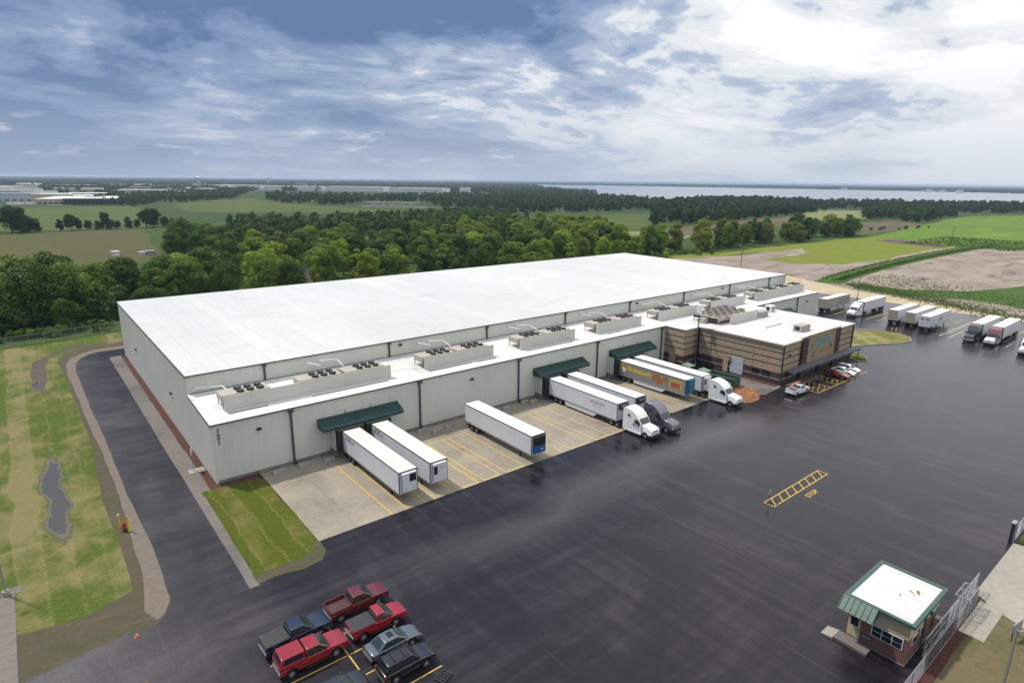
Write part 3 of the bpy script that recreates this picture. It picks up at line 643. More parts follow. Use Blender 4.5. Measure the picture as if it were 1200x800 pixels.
for k_ in range(9): stripe('parking_line', 99.0+2.75*k_-0.06, 99.0+2.75*k_+0.06, -31.0, -26.8, 'yellow_line', z=0.014)
stripe('parking_line', 98.9, 121.2, -31.15, -31.02, 'yellow_line', z=0.014)
hm = MB()
for x0 in (99.2, 101.9, 107.5):
    for i in range(4):
        yy = -30.8+i*1.0
        hm.quad((x0,yy,0.014),(x0+0.22,yy,0.014),(x0+2.5,yy+0.95,0.014),(x0+2.28,yy+0.95,0.014))
o = hm.build('hatched_marking', 'yellow_line', None, fix=False); o['kind'] = 'structure'
for k_ in range(22):
    y_ = 9.2-3.0*k_
    stripe('bay_line', 176.5, 199, y_-0.1, y_+0.1, 'yellow_faded' if k_ % 3 else 'yellow_line', z=0.008)
for y_ in (-31.5, -29.2, -43.5): stripe('bay_line', 171, 199, y_-0.14, y_+0.14, 'white_line', z=0.012)
# entrance concrete and verge by the guard house
sheet('concrete_apron', [(52.1,-68.35),(65.9,-68.35),(66.5,-100),(40,-100),(47.5,-74.5),(49.5,-72.9),(50.8,-69.9),(51.4,-69.3)], 0.014, 'concrete_apron')
apr = bpy.data.objects.new('gate_walk', None); C.objects.link(apr); apr['kind'] = 'structure'
for k_ in range(4): box('slab', 'concrete_apron', apr, 44.6+1.6*k_+0.012, 46.2+1.6*k_-0.012, -70.95, -69.05, -0.03, 0.022)
sheet('verge', [(18,-69.0),(51.4,-69.0),(51.0,-70.0),(49.6,-73.0),(47.6,-74.6),(40,-100),(18,-100)], 0.006, 'verge')
sheet('verge', [(66.4,-68.6),(120,-68.6),(120,-100),(66.6,-100)], 0.012, 'turf_patch')
sheet('mulch_bed', [(24,-69.75),(44.5,-69.75),(44.5,-69.05),(50.8,-69.05),(51.6,-68.5),(45,-68.6),(24,-68.6)], 0.012, 'mulch', step=0.8, amp=0.05, seed=21)

# ------------------------------------------------------------------ warehouse
def yzprism(prof, x0, x1):
    n = len(prof); mb = MB()
    vs = [(x0,y,z) for y,z in prof]+[(x1,y,z) for y,z in prof]
    mb.add(vs, [tuple(range(n)), tuple(range(2*n-1,n-1,-1))]+[(k,n+k,n+(k+1)%n,(k+1)%n) for k in range(n)])
    return mb
wh = thing('warehouse', 'huge pale grey metal-clad cold storage warehouse with white roof', 'warehouse', (0,0,0))
TL, TD, Y1 = 166.3, 76.0, 11.78
Z1, Z1B, ZA, ZAB = 11.6, 11.94, 8.16, 8.86
yzprism([(0.0,0.03),(0.0,ZA),(Y1,ZAB),(Y1,Z1),(TD,Z1B),(TD,0.03)], 0.0, 0.25).build('side_wall', 'wall_metal', wh)
yzprism([(Y1,0.03),(Y1,Z1),(TD,Z1B),(TD,0.03)], TL-0.25, TL).build('side_wall', 'wall_metal', wh)
yzprism([(0.0,0.03),(0.0,ZA),(Y1-0.01,ZAB),(Y1-0.01,0.03)], 162.15, 162.4).build('side_wall', 'wall_metal', wh)
box('back_wall', 'wall_metal', wh, 0.25, TL-0.25, TD-0.25, TD-0.003, 0.03, Z1B-0.02)
box('upper_front_wall', 'wall_metal', wh, 0.253, TL-0.253, Y1+0.003, Y1+0.25, ZAB-0.3, Z1-0.02)
box('far_front_wall', 'wall_metal', wh, 128.9, 162.14, 0.003, 0.2, 0.03, ZA-0.02)
# front wall panels
pm = None
PW = 1.0727
for k_ in range(86):
    x0 = 0.26+k_*PW
    if pm is None:
        o = box('wall_panel', 'wall_metal', wh, 0.0, PW-0.006, 0.0, 0.16, 0.42, ZA-0.02); pm = o.data
    else:
        o = bpy.data.objects.new('wall_panel', pm); C.objects.link(o); o.parent = wh
    o.location = (x0, 0.003, 0)
box('liner', 'wall_metal', wh, 0.25, 92.4, 0.17, 0.22, 0.1, ZA-0.05)
box('foundation', 'foundation', wh, 0.26, 92.4, 0.06, 0.30, 0.0, 0.42)
box('foundation', 'foundation', wh, 5.2, 92.2, -0.30, 0.055, 0.0, 0.30)
# roofs
yzprism([(Y1-0.12,Z1+0.002),(Y1-0.12,Z1+0.08),(TD+0.1,Z1B+0.08),(TD+0.1,Z1B+0.002)], -0.08, TL+0.08).build('main_roof', 'roof_white', wh)
yzprism([(-0.10,ZA+0.002),(-0.10,ZA+0.07),(Y1-0.002,ZAB+0.07),(Y1-0.002,ZAB+0.002)], -0.08, 162.5).build('low_roof', 'roof_low', wh)
# dark coping / gutters
yzprism([(Y1-0.22,Z1-0.10),(Y1-0.22,Z1+0.05),(Y1-0.125,Z1+0.05),(Y1-0.125,Z1-0.10)], -0.09, TL+0.09).build('gutter', 'dark_trim', wh)
yzprism([(-0.22,ZA-0.10),(-0.22,ZA+0.05),(-0.105,ZA+0.05),(-0.105,ZA-0.10)], -0.09, 92.2).build('gutter', 'dark_trim', wh)
yzprism([(-0.22,ZA-0.10),(-0.22,ZA+0.05),(-0.105,ZA+0.05),(-0.105,ZA-0.10)], 129.0, 162.5).build('gutter', 'dark_trim', wh)
yzprism([(Y1-0.1,Z1-0.09),(Y1-0.1,Z1+0.05),(TD,Z1B+0.05),(TD,Z1B-0.09)], -0.15, -0.085).build('rake_trim', 'dark_trim', wh)
yzprism([(-0.1,ZA-0.09),(-0.1,ZA+0.05),(Y1-0.12,ZAB+0.05),(Y1-0.12,ZAB-0.09)], -0.15, -0.085).build('rake_trim', 'dark_trim', wh)
box('wall_flashing', 'dark_trim', wh, 0.3, TL-4.2, Y1-0.05, Y1-0.004, ZAB+0.07, ZAB+0.17)
for k_ in range(8):
    x_ = 10.65+20.82*k_
    o = box('downspout', 'downspout', wh, x_-0.13, x_+0.13, Y1-0.24, Y1-0.06, ZAB+0.18, Z1-0.11)
    box('leader_head', 'downspout', o, x_-0.32, x_+0.32, Y1-0.42, Y1-0.23, Z1-0.42, Z1-0.09)
for k_ in range(5):
    x_ = 10.1+20.22*k_
    o = box('downspout', 'downspout', wh, x_-0.13, x_+0.13, -0.24, -0.06, 0.3, ZA-0.11)
    box('leader_head', 'downspout', o, x_-0.35, x_+0.35, -0.46, -0.23, ZA-0.5, ZA-0.09)
    box('splash_block', 'downspout', o, x_-0.25, x_+0.25, -0.55, -0.31, 0.02, 0.55)
o = box('downspout', 'downspout', wh, 150.9, 151.16, -0.24, -0.06, 0.1, ZA-0.11)
# wall lights
def wall_light(x, y, z, ax):
    if ax == 'x': return MB().box(x-0.30,x,y-0.3,y+0.3,z-0.16,z+0.16).build('wall_light', 'frame_black', wh, 0.05)
    return MB().box(x-0.3,x+0.3,y-0.34,y-0.01,z-0.16,z+0.16).build('wall_light', 'frame_black', wh, 0.05)
for y_ in (56.5, 24.2): wall_light(0, y_, 5.65, 'x')
for x_ in (5.8, 40.4): wall_light(x_, 0, 6.3, 'y')
for x_ in (33.6, 96.4, 132): wall_light(x_, Y1, 10.8, 'y')
wall_light(156.5, 0, 6.3, 'y')
for k_, ch in enumerate('121'):
    num = text_mesh('house_number', ch, 0.95, 'numeral_green', wh, 0.02, bold=0.018)
    num.data.transform(Matrix.Rotation(R_(90), 4, 'X')); num.location = (0.82, -0.035, 7.22-0.80*k_)
# side wall small sign post and slab
tg = thing('sign_post', 'small white sign on a thin post by the west wall', 'sign', (-1.45, 6.0, 0.012))
MB().cyl((0,0,0),(0,0,2.9),0.04).build('post', 'galv', tg)
MB().box(-0.42,0.42,-0.02,0.02,2.5,3.3).build('sign_board', 'white_paint', tg, 0.01).rotation_euler = (0,0,R_(65))
box('foot_slab', 'concrete_block', tg, -0.7, 1.3, -0.9, 0.5, 0.0, 0.08)

# docks: vestibule, shelters, awning
def dock(xc, trailers, label_awn):
    x0, x1 = xc-6.3, xc+6.3
    # green standing-seam awning
    aw = MB(); 
    aw.add([(x0,0.0,5.62),(x1,0.0,5.62),(x1,-2.15,4.72),(x0,-2.15,4.72),(x0,0.0,5.50),(x1,0.0,5.50),(x1,-2.15,4.30),(x0,-2.15,4.30),(x0,0.0,4.30),(x1,0.0,4.30)],
           [(0,1,2,3),(3,2,6,7),(4,7,6,5),(0,3,7,8),(1,9,6,2),(8,7,6,9)])
    a_ = aw.build('dock_awning', 'green_metal', wh, fix=False)
    rb = MB(); n = 29
    for k in range(n+1):
        xx = x0+(x1-x0)*k/n
        rb.hexa([(xx-0.022,-0.02,5.61),(xx+0.022,-0.02,5.61),(xx+0.022,-2.17,4.71),(xx-0.022,-2.17,4.71)], [(xx-0.022,-0.02,5.69),(xx+0.022,-0.02,5.69),(xx+0.022,-2.17,4.79),(xx-0.022,-2.17,4.79)])
    rb.build('seam', 'green_metal', a_)
    for xx in (xc-2.1, xc+2.0):
        lp = MB().cyl((xx,-0.06,5.65),(xx,-0.06,6.15),0.05,n=6).cyl((xx,-0.06,6.12),(xx,-0.5,6.22),0.05,n=6).build('conduit', 'galv', wh)
    lo, hi = min(trailers)-2.1, max(trailers)+2.1
    box('vestibule', 'wall_metal', wh, lo, hi, -1.75, 0.0, 1.05, 4.30)
    box('dock_base', 'foundation', wh, lo-0.1, hi+0.1, -1.7, -0.31, 0.02, 1.05)
    for tx in trailers:
        sh = MB(); d0, d1 = -2.75, -1.752
        sh.box(tx-1.95,tx-1.22,d0,d1,1.0,4.35).box(tx+1.22,tx+1.95,d0,d1,1.0,4.35).box(tx-1.22,tx+1.22,d0,d1,3.75,4.35).box(tx-1.22,tx+1.22,d1-0.02,d1,1.0,3.75)
        s = sh.build('dock_shelter', 'dock_black', wh)
        for bx in (tx-1.05, tx+0.75): box('dock_bumper', 'black_rubber', wh, bx, bx+0.3, -1.95, -1.70, 0.55, 1.04)
dock(20.0, (17.5, 21.9), '')
dock(60.3, (56.7, 61.2), '')
dock(80.6, (75.9, 80.0), '')
aw2 = MB(); aw2.add([(138,0,5.62),(147.5,0,5.62),(147.5,-2.15,4.72),(138,-2.15,4.72),(147.5,-2.15,4.3),(138,-2.15,4.3),(138,0,4.3),(147.5,0,4.3)], [(0,1,2,3),(3,2,4,5),(0,3,5,6),(1,7,4,2),(6,5,4,7)])
aw2.build('dock_awning', 'green_metal', wh, fix=False)
# concrete blocks along the wall
for k_, (x_, y_, r_) in enumerate(((7.4,-1.6,4),(10.9,-1.75,-3),(14.2,-2.3,5),(31.6,-2.8,3),(34.3,-2.4,-4),(29.8,-1.3,0),(51.0,-1.3,2),(46.6,-1.6,-3),(52.5,-2.0,3),(70.0,-1.4,2))):
    b_ = MB().hexa([(-0.85,-0.28,0),(0.85,-0.28,0),(0.85,0.28,0),(-0.85,0.28,0)], [(-0.8,-0.16,0.5),(0.8,-0.16,0.5),(0.8,0.16,0.5),(-0.8,0.16,0.5)]).build('concrete_block', 'concrete_block', None, 0.03)
    b_.location = (x_, y_, 0.02); b_.rotation_euler = (0,0,R_(r_)); tag(b_, 'weathered concrete block lying along the dock wall', 'block', 'concrete blocks along the dock wall')

# ------------------------------------------------------------------ rooftop equipment
def roof_z(y): return ZA+0.07+(ZAB-ZA)*(max(0, y)+0.1)/(Y1+0.1)
def screen(x0, x1, y, label):
    z0 = roof_z(y)
    t_ = thing('equipment_screen', label, 'screen wall', ((x0+x1)/2, y, z0), 0, 'screen walls on the low roof')
    h = (x1-x0)/2; n = max(2, int(round((x1-x0)/3.5)))
    for k in range(n):
        a0, a1 = -h+2*h*k/n, -h+2*h*(k+1)/n
        box('panel', 'screen_panel', t_, a0+0.004, a1-0.004, -0.05, 0.05, 0.02, 2.02)
    for k in range(n+1):
        xx = -h+2*h*k/n; xx = min(max(xx, -h+0.1), h-0.1)
        MB().cyl((xx,0.1,0),(xx,0.1,2.0),0.05,n=6).cyl((xx,0.12,1.7),(xx,1.2,0.03),0.035,n=6).build('brace', 'galv', t_)
    return t_
def condenser(nx, ny, lx, ly):
    t_ = thing('condenser_unit', 'beige rooftop condenser with paired black fans behind a screen wall', 'condenser', (0,0,0), 0, 'rooftop condensers on the low roof')
    MB().box(0,lx,0,ly,1.05,1.95).build('cabinet', 'unit_beige', t_, 0.02)
    box('rail', 'fan_black', t_, 0.02, lx-0.02, -0.05, -0.004, 1.02, 1.14)
    lg = None
    for xx in (0.1, lx/2, lx-0.2):
        for yy in (0.1, ly-0.2): box('leg', 'unit_grey', t_, xx, xx+0.1, yy, yy+0.1, 0.0, 1.049)
    for i in range(nx):
        for j in range(ny):
            cx_, cy_ = lx*(0.30+0.62*(i+0.5)/nx), ly*(j+0.5)/ny
            f = MB().cyl((cx_,cy_,1.952),(cx_,cy_,2.20),0.50,n=14).build('fan', 'fan_black', t_)
            MB().cyl((cx_,cy_,2.202),(cx_,cy_,2.25),0.13,n=8).build('hub', 'unit_grey', f)
    return t_
cu0 = condenser(3, 2, 6.4, 2.7)
mods = [(2.5,1),(13.0,2),(33.2,2),(53.5,2),(73.6,2),(93.8,2),(114.0,2),(134.2,2),(147.5,2)]
first = True
for x0, n in mods:
    for k in range(n):
        loc = (x0+0.1+7.0*k, 4.0, roof_z(4.0)-0.09)
        if first: cu0.location = loc; first = False
        else: dup(cu0, loc)
for x0, x1, lb in ((2.6,27.2,'long beige screen wall before the row of condensers nearest the house number'),(33.3,47.4,None),(53.5,67.6,None),(73.7,87.8,None),(93.8,109.2,None),(114.0,129.2,None),(133.9,160.4,'long beige screen wall at the far end of the low roof')):
    screen(x0, x1, 3.2, lb or 'beige metal screen wall in front of two rooftop condensers')
# white refrigerant pipes reaching the condensers
def pipes(x):
    z0 = 0
    t_ = thing('pipe_run', 'white refrigerant pipes bending out of the upper wall to a condenser', 'pipes', (x, Y1, 0), 0, 'pipe runs over the low roof')
    MB().cyl((0,-0.05,10.6),(0,-1.2,10.75),0.09,n=6).cyl((0,-1.2,10.75),(1.3,-2.6,10.55),0.09,n=6).build('pipe', 'pipe_white', t_)
    MB().cyl((2.0,-0.05,10.65),(2.0,-1.0,10.8),0.09,n=6).cyl((2.0,-1.0,10.8),(4.4,-1.7,10.75),0.09,n=6).cyl((4.4,-1.7,10.75),(4.4,-4.2,10.2),0.07,n=6).build('pipe', 'pipe_white', t_)
    return t_
p0 = pipes(17.0)
for x_ in (36.9, 57.2, 77.4, 97.6, 117.8, 138.0): dup(p0, (x_, Y1, 0))
pp = MB().cyl((0,0,9.9),(3.4,-0.8,9.75),0.09,n=6).cyl((3.4,-0.8,9.75),(3.4,-3.4,9.75),0.09,n=6).cyl((0,0,9.9),(0,0.6,9.9),0.09,n=6).build('pipe_run', 'pipe_white', None); pp.location = (0.9, Y1-0.62, 0); tag(pp, 'single white pipe running low to the first condenser beside the west end', 'pipes')
# timber sleepers and debris on the low roof
for k_, (x0, x1, y_) in enumerate(((2.8,8,2.2),(14,26,2.0),(33.5,42,2.1),(43,47,1.9),(54.5,66,2.0),(76,80,1.9))):
    b_ = box('pipe_rail', 'unit_grey', None, x0, x1, y_, y_+0.12, roof_z(y_)+0.02, roof_z(y_)+0.14); tag(b_, 'thin grey conduit lying along the low roof before a screen wall', 'conduit', 'conduits on the low roof')

# ------------------------------------------------------------------ office
of = thing('office_building', 'tan block office annex with dark stripes and burgundy base, attached to the warehouse', 'office', (97.4,-24.1,0))
OX, OY = 97.4, -24.1
def obox(name, mat, x0, x1, y0, y1, z0, z1, parent=None): return box(name, mat, parent or of, x0-OX, x1-OX, y0-OY, y1-OY, z0, z1)
ZO = ZA
def band_wall(axis, fixed, a0, a1, out):
    """striped block wall: axis 'x' runs along x at y=fixed, 'y' runs along y at x=fixed; out = outward sign"""
    def seg(name, mat, z0, z1, proud):
        t0 = fixed+out*proud; t1 = fixed-out*0.3
        if axis == 'x': return obox(name, mat, a0, a1, t0, t1, z0, z1)
        return obox(name, mat, t0, t1, a0, a1, z0, z1)
    seg('base_course', 'burgundy_block', 0.0, 1.02, 0.03)
    seg('sill_course', 'stone_sill', 1.02, 1.16, 0.08)
    seg('burgundy_course', 'burgundy_block', 1.16, 2.42, 0.02)
    for z0, z1 in ((2.42,3.75),(3.99,5.05),(5.29,6.35),(6.59,ZO-0.02)): seg('tan_course', 'tan_block', z0, z1, 0.02)
    for z0 in (3.75, 5.05, 6.35): seg('dark_band', 'band_dark', z0, z0+0.24, 0.0)
band_wall('y', 92.3, -5.02, -0.01, -1)
band_wall('x', -5.05, 92.33, 97.06, -1)
band_wall('y', 97.4, -23.76, -5.36, -1)
band_wall('x', -24.1, 97.40, 128.3, -1)
band_wall('y', 128.6, -24.1, -0.01, 1)
rp = [(92.1,0.0),(92.1,-5.25),(97.2,-5.25),(97.2,-24.3),(128.8,-24.3),(128.8,0.0)]
rt = MB(); n = len(rp)
rt.add([(x-OX,y-OY,ZO) for x,y in rp]+[(x-OX,y-OY,ZO+0.09) for x,y in rp], [tuple(range(n-1,-1,-1)), tuple(range(n,2*n))]+[(k,(k+1)%n,n+(k+1)%n,n+k) for k in range(n)])
rt.build('roof', 'roof_white', of)
obox('coping', 'stone_sill', 92.02, 97.19, -5.36, -5.255, ZO-0.16, ZO+0.12); obox('coping', 'stone_sill', 97.09, 97.195, -24.4, -5.37, ZO-0.16, ZO+0.12)
obox('coping', 'stone_sill', 97.2, 128.8, -24.41, -24.305, ZO-0.16, ZO+0.12)
# mural panel between two burgundy pilasters
for x0, x1 in ((104.5,106.7),(119.0,121.2)): obox('pilaster', 'burgundy_block', x0, x1, -24.62, -24.42, 0.0, 8.45); 
obox('mural_panel', 'mural_tan', 106.72, 118.98, -24.55, -24.42, 2.9, 8.75)
obox('parapet', 'roof_white', 104.4, 121.3, -24.41, -24.0, ZO+0.125, 8.70)
mu = MB(); 
def arc_pts(cx, cz, r, a0, a1, w, n=14):
    vs = []; 
    for k in range(n+1):
        a_ = R_(a0+(a1-a0)*k/n); vs += [(cx+r*math.cos(a_), cz+r*0.55*math.sin(a_)), (cx+(r-w)*math.cos(a_), cz+(r-w)*0.55*math.sin(a_))]
    return vs
vs = arc_pts(112.8, 4.0, 5.6, 30, 152, 0.75)
mu.add([(x-OX,-24.575-OY,z) for x,z in vs], [(2*k,2*k+1,2*k+3,2*k+2) for k in range(14)])
for k in range(12):
    x_ = 108.6+k*0.75; z_ = 4.0+0.55*math.sqrt(max(0, 5.2**2-(x_-112.8)**2))+0.55
    mu.add([(x_-OX,-24.575-OY,z_),(x_+0.5-OX,-24.575-OY,z_),(x_+0.5-OX,-24.575-OY,z_+0.45),(x_-OX,-24.575-OY,z_+0.45)], [(0,1,2,3)])
mu.add([(x-OX,-24.573-OY,z) for x,z in ((111.6,6.3),(113.2,6.5),(113.0,5.3),(112.3,4.9),(111.8,5.4))], [(0,1,2,3,4)])
mu.build('mural_emblem', 'teal_paint', of, fix=False)
for k, (x_, z_, mt) in enumerate(((108.6,4.3,'emblem_yellow'),(110.4,4.5,'letter_grey'),(113.6,4.8,'food_brown'),(116.4,4.7,'food_red'),(109.4,4.0,'letter_dark'),(117.3,5.2,'letter_dark'),(107.6,3.6,'emblem_yellow'))):
    MB().cyl((x_-OX,-24.551-OY,z_),(x_-OX,-24.575-OY,z_),0.38,n=10).build('mural_spot', mt, of)
# entrance canopy with posts and dark glazing
MB().hexa([(98.6-OX,-24.64-OY,2.55),(129.8-OX,-24.64-OY,2.55),(129.8-OX,-25.95-OY,2.35),(98.6-OX,-25.95-OY,2.35)], [(98.6-OX,-24.64-OY,3.0),(129.8-OX,-24.64-OY,3.0),(129.8-OX,-25.95-OY,2.62),(98.6-OX,-25.95-OY,2.62)]).build('canopy', 'canopy_grey', of)
for k in range(9): obox('canopy_post', 'dark_trim', 99.2+3.75*k, 99.36+3.75*k, -25.8, -25.66, 0.0, 2.36)
for k in range(6):
    x_ = 99.8+4.8*k; w = obox('window', 'frame_black', x_, x_+2.6, -24.24, -24.185, 1.22, 2.25); 
    for i in range(2): obox('pane', 'glass_dark', x_+0.08+1.27*i, x_+1.27+1.27*i-0.04, -24.26, -24.243, 1.3, 2.18, w)
d_ = obox('door', 'glass_dark', 111.9, 113.6, -24.24, -24.19, 0.05, 2.3); obox('handle', 'chrome', 112.7, 112.76, -24.29, -24.245, 0.9, 1.3, d_)
# dock-side door, windows, pilasters, fittings
gd = obox('roll_door', 'door_grey', 97.30, 97.37, -16.2, -13.3, 0.05, 3.6)
for k in range(6): obox('door_panel', 'door_grey', 97.27, 97.298, -16.16, -13.34, 0.07+0.59*k, 0.07+0.59*k+0.57, gd)
obox('door_pilaster', 'tan_block', 97.22, 97.36, -12.75, -11.6, 0.0, 2.6); obox('door_pilaster', 'tan_block', 92.12, 92.26, -3.2, -1.6, 0.0, 2.6)
for y0 in (-19.75, -22.05):
    w = obox('window', 'frame_black', 97.30, 97.36, y0, y0+1.6, 1.2, 2.3)
    for i in range(2):
        for j in range(2): obox('pane', 'glass_dark', 97.285, 97.299, y0+0.07+0.77*i, y0+0.76+0.77*i, 1.27+0.5*j, 1.74+0.5*j, w)
for x_, y_ in ((97.0,-23.9),): obox('downspout', 'downspout', 97.5, 97.72, -24.36, -24.15, 0.1, ZO-0.2)
obox('downspout', 'downspout', 128.35, 128.6, -24.36, -24.15, 0.1, ZO-0.2)
obox('conduit', 'tan_block', 97.30, 97.37, -18.0, -17.85, 2.5, 6.3)
lm = MB().box(-0.35,0.0,-0.3,0.3,0.0,0.4).build('wall_light', 'unit_grey', of, 0.05); lm.location = (97.22-OX, -12.9-OY, 3.2)
lm = MB().box(-0.3,0.3,-0.35,0,0.0,0.25).build('wall_light', 'frame_black', of, 0.04); lm.location = (100.0-OX, -24.13-OY, 5.6)
# office roof equipment
ox = thing('condenser_bank', 'large bank of ten fan condensers standing on the office roof', 'condenser', (101.5,-7.0,ZO+0.09))
box('screen_panel', 'screen_panel', ox, 3.0, 14.4, -1.0, -0.9, 0.05, 2.0)
for xx in (3.2, 8.6, 14.1): box('post', 'galv', ox, xx, xx+0.12, -0.89, -0.77, 0, 1.9)
MB().box(0.3,12.6,0.2,6.8,0.75,1.5).build('cabinet', 'unit_beige', ox, 0.03)
box('frame', 'frame_black', ox, 0.26, 0.29, 0.4, 6.6, 0.80, 1.3)
for xx in (0.4, 6.4, 12.2):
    for yy in (0.3, 6.5): box('leg', 'galv', ox, xx, xx+0.14, yy, yy+0.14, 0, 0.749)
for i in range(5):
    for j in range(3):
        f = MB().cyl((1.5+2.4*i,1.35+2.1*j,1.501),(1.5+2.4*i,1.35+2.1*j,2.15),0.80,n=16).build('fan', 'unit_beige', ox)
        MB().cyl((1.5+2.4*i,1.35+2.1*j,2.151),(1.5+2.4*i,1.35+2.1*j,2.20),0.68,n=16).build('fan_guard', 'fan_black', f)
def rtu(name, label, x, y, lx, ly, h, mat):
    t_ = thing(name, label, 'roof unit', (x, y, ZO+0.09))
    MB().box(0,lx,0,ly,0.12,h).build('cabinet', mat, t_, 0.03); box('curb', 'unit_grey', t_, 0.05, lx-0.05, 0.05, ly-0.05, 0, 0.119)
    for k in range(3): box('louvre', 'unit_grey', t_, 0.15+lx*0.3*k, 0.15+lx*0.3*k+lx*0.22, -0.03, -0.002, 0.35, h-0.2)
    box('intake', 'fan_black', t_, -0.04, -0.002, ly*0.25, ly*0.75, 0.35, h-0.25)
rtu('rooftop_unit', 'beige rooftop unit standing at the east end of the condenser bank', 116.3, -8.4, 3.6, 1.8, 1.35, 'unit_beige')
rtu('rooftop_unit', 'beige rooftop unit standing near the mural side parapet', 110.2, -21.2, 3.8, 1.9, 1.3, 'unit_beige')
rtu('roof_vent', 'small white rooftop vent box with dark mouth at the office roof back edge', 124.4, -6.6, 2.0, 1.6, 1.5, 'white_paint')
b_ = box('roof_hatch', 'unit_beige', None, 100.4, 102.0, -4.1, -2.6, ZO+0.09, ZO+1.2, 0.03); tag(b_, 'small beige box on the office roof beside the condenser bank', 'roof unit')
b_ = box('pipe_rail', 'unit_grey', None, 108.0, 114.5, -14.6, -14.45, ZO+0.1, ZO+0.22); tag(b_, 'thin grey conduit lying across the middle of the office roof', 'conduit')

# ------------------------------------------------------------------ guard house
gh = thing('guard_house', 'small brick guard house with white roof and green metal trim', 'guard house', (36.0,-67.6,0))
GX, GY = 36.0, -67.6
def gb(name, mat, x0, x1, y0, y1, z0, z1, parent=None, bevel=0): return box(name, mat, parent or gh, x0, x1, y0, y1, z0, z1, bevel)
LXg, LYg = 7.0, 4.7
gb('brick_wall', 'brick_red', 0, LXg, 0, LYg, 0.0, 2.50)
gb('upper_wall', 'tan_block_light', -0.04, LXg+0.04, -0.04, LYg+0.04, 2.50, 3.95)
gb('plinth', 'foundation', -0.06, LXg+0.06, -0.06, LYg+0.06, 0.0, 0.12)
gb('roof', 'roof_white', -0.08, LXg+0.08, -0.08, LYg+0.08, 4.02, 4.10)
for x0,x1,y0,y1 in ((-0.40,LXg+0.40,-0.40,-0.08),(-0.40,LXg+0.40,LYg+0.08,LYg+0.40),(-0.40,-0.08,-0.08,LYg+0.08),(LXg+0.08,LXg+0.40,-0.08,LYg+0.08)):
    gb('roof_edge', 'green_trim', x0, x1, y0, y1, 3.92, 4.22, None, 0.02)
# mansard hood over the door
hd = MB().add([(-0.41,2.35,4.18),(-0.41,LYg+0.42,4.18),(-1.45,LYg+0.42,3.25),(-1.45,2.35,3.25),(-0.06,2.35,3.15),(-0.06,LYg+0.42,3.15)], [(0,1,2,3),(3,2,5,4),(0,3,4),(1,5,2)])
hh = hd.build('door_hood', 'green_trim', gh)
for k in range(7):
    yy = 2.36+ (LYg+0.40-2.36)*k/6.0
    MB().hexa([(-0.42,yy-0.02,4.19),(-0.42,yy+0.02,4.19),(-1.46,yy+0.02,3.26),(-1.46,yy-0.02,3.26)], [(-0.42,yy-0.02,4.25),(-0.42,yy+0.02,4.25),(-1.50,yy+0.02,3.31),(-1.50,yy-0.02,3.31)]).build('seam', 'green_trim', hh)
dr = gb('door', 'tan_block_light', -0.07, -0.002, 3.55, 4.55, 0.34, 2.45); gb('pane', 'glass_dark', -0.085, -0.071, 3.75, 4.35, 1.45, 2.25, dr); gb('handle', 'chrome', -0.13, -0.086, 3.63, 3.69, 1.1, 1.3, dr)
gb('stoop', 'concrete_strip', -1.35, -0.062, 2.4, 5.1, 0.0, 0.24); 
MB().hexa([(-1.45,5.11,0.0),(-0.062,5.11,0.0),(-0.062,6.1,0.0),(-1.45,6.1,0.0)], [(-1.45,5.11,0.23),(-0.062,5.11,0.23),(-0.062,6.1,0.05),(-1.45,6.1,0.05)]).build('ramp', 'concrete_apron', gh)
w = gb('window', 'white_paint', -0.06, -0.002, 0.30, 2.72, 1.35, 2.42)
for k in range(3):
    for j in range(2): gb('pane', 'glass_dark', -0.075, -0.061, 0.37+0.78*k, 1.09+0.78*k, 1.41+0.5*j, 1.86+0.5*j, w)
gb('sign_plate', 'frame_black', -0.05, -0.002, 2.5, 3.4, 0.70, 1.05)
for k in range(6): gb('sign_mark', 'stone_sill', -0.065, -0.051, 2.58+0.13*k, 2.66+0.13*k, 0.80, 0.95)
for x_ in (1.0, 2.9):
    w = gb('window', 'white_paint', x_, x_+1.1, -0.06, -0.002, 1.5, 2.3); gb('pane', 'glass_dark', x_+0.08, x_+1.02, -0.075, -0.061, 1.58, 2.22, w)
dp = MB().cyl((3.4,-0.44,4.0),(3.4,-0.12,3.3),0.07,n=6).cyl((3.4,-0.12,3.3),(3.4,-0.12,0.2),0.07,n=6).cyl((3.4,-0.12,0.2),(3.4,-0.5,0.1),0.07,n=6).build('downspout', 'numeral_green', gh)
gb('leader_head', 'green_trim', 3.1, 3.7, -0.62, -0.402, 3.7, 4.1, dp)
for cx_, cy_, ra, rb_, ph in ((4.9,1.15,0.42,0.13,0.4),(4.55,1.55,0.30,0.10,1.1),(4.2,1.25,0.16,0.07,2.0),(3.3,2.0,0.22,0.05,0.2)):
    rr_ = random.Random(int(cx_*10)); pts_ = []
    for k in range(16):
        a_ = k*math.pi/8; q = 1+rr_.uniform(-0.35,0.35); px_, py_ = ra*math.cos(a_)*q, rb_*math.sin(a_)*q
        pts_.append((cx_+px_*math.cos(ph)-py_*math.sin(ph), cy_+px_*math.sin(ph)+py_*math.cos(ph), 4.104))
    MB().add(pts_, [tuple(range(16))]).build('rust_stain', 'rust', gh, fix=False)

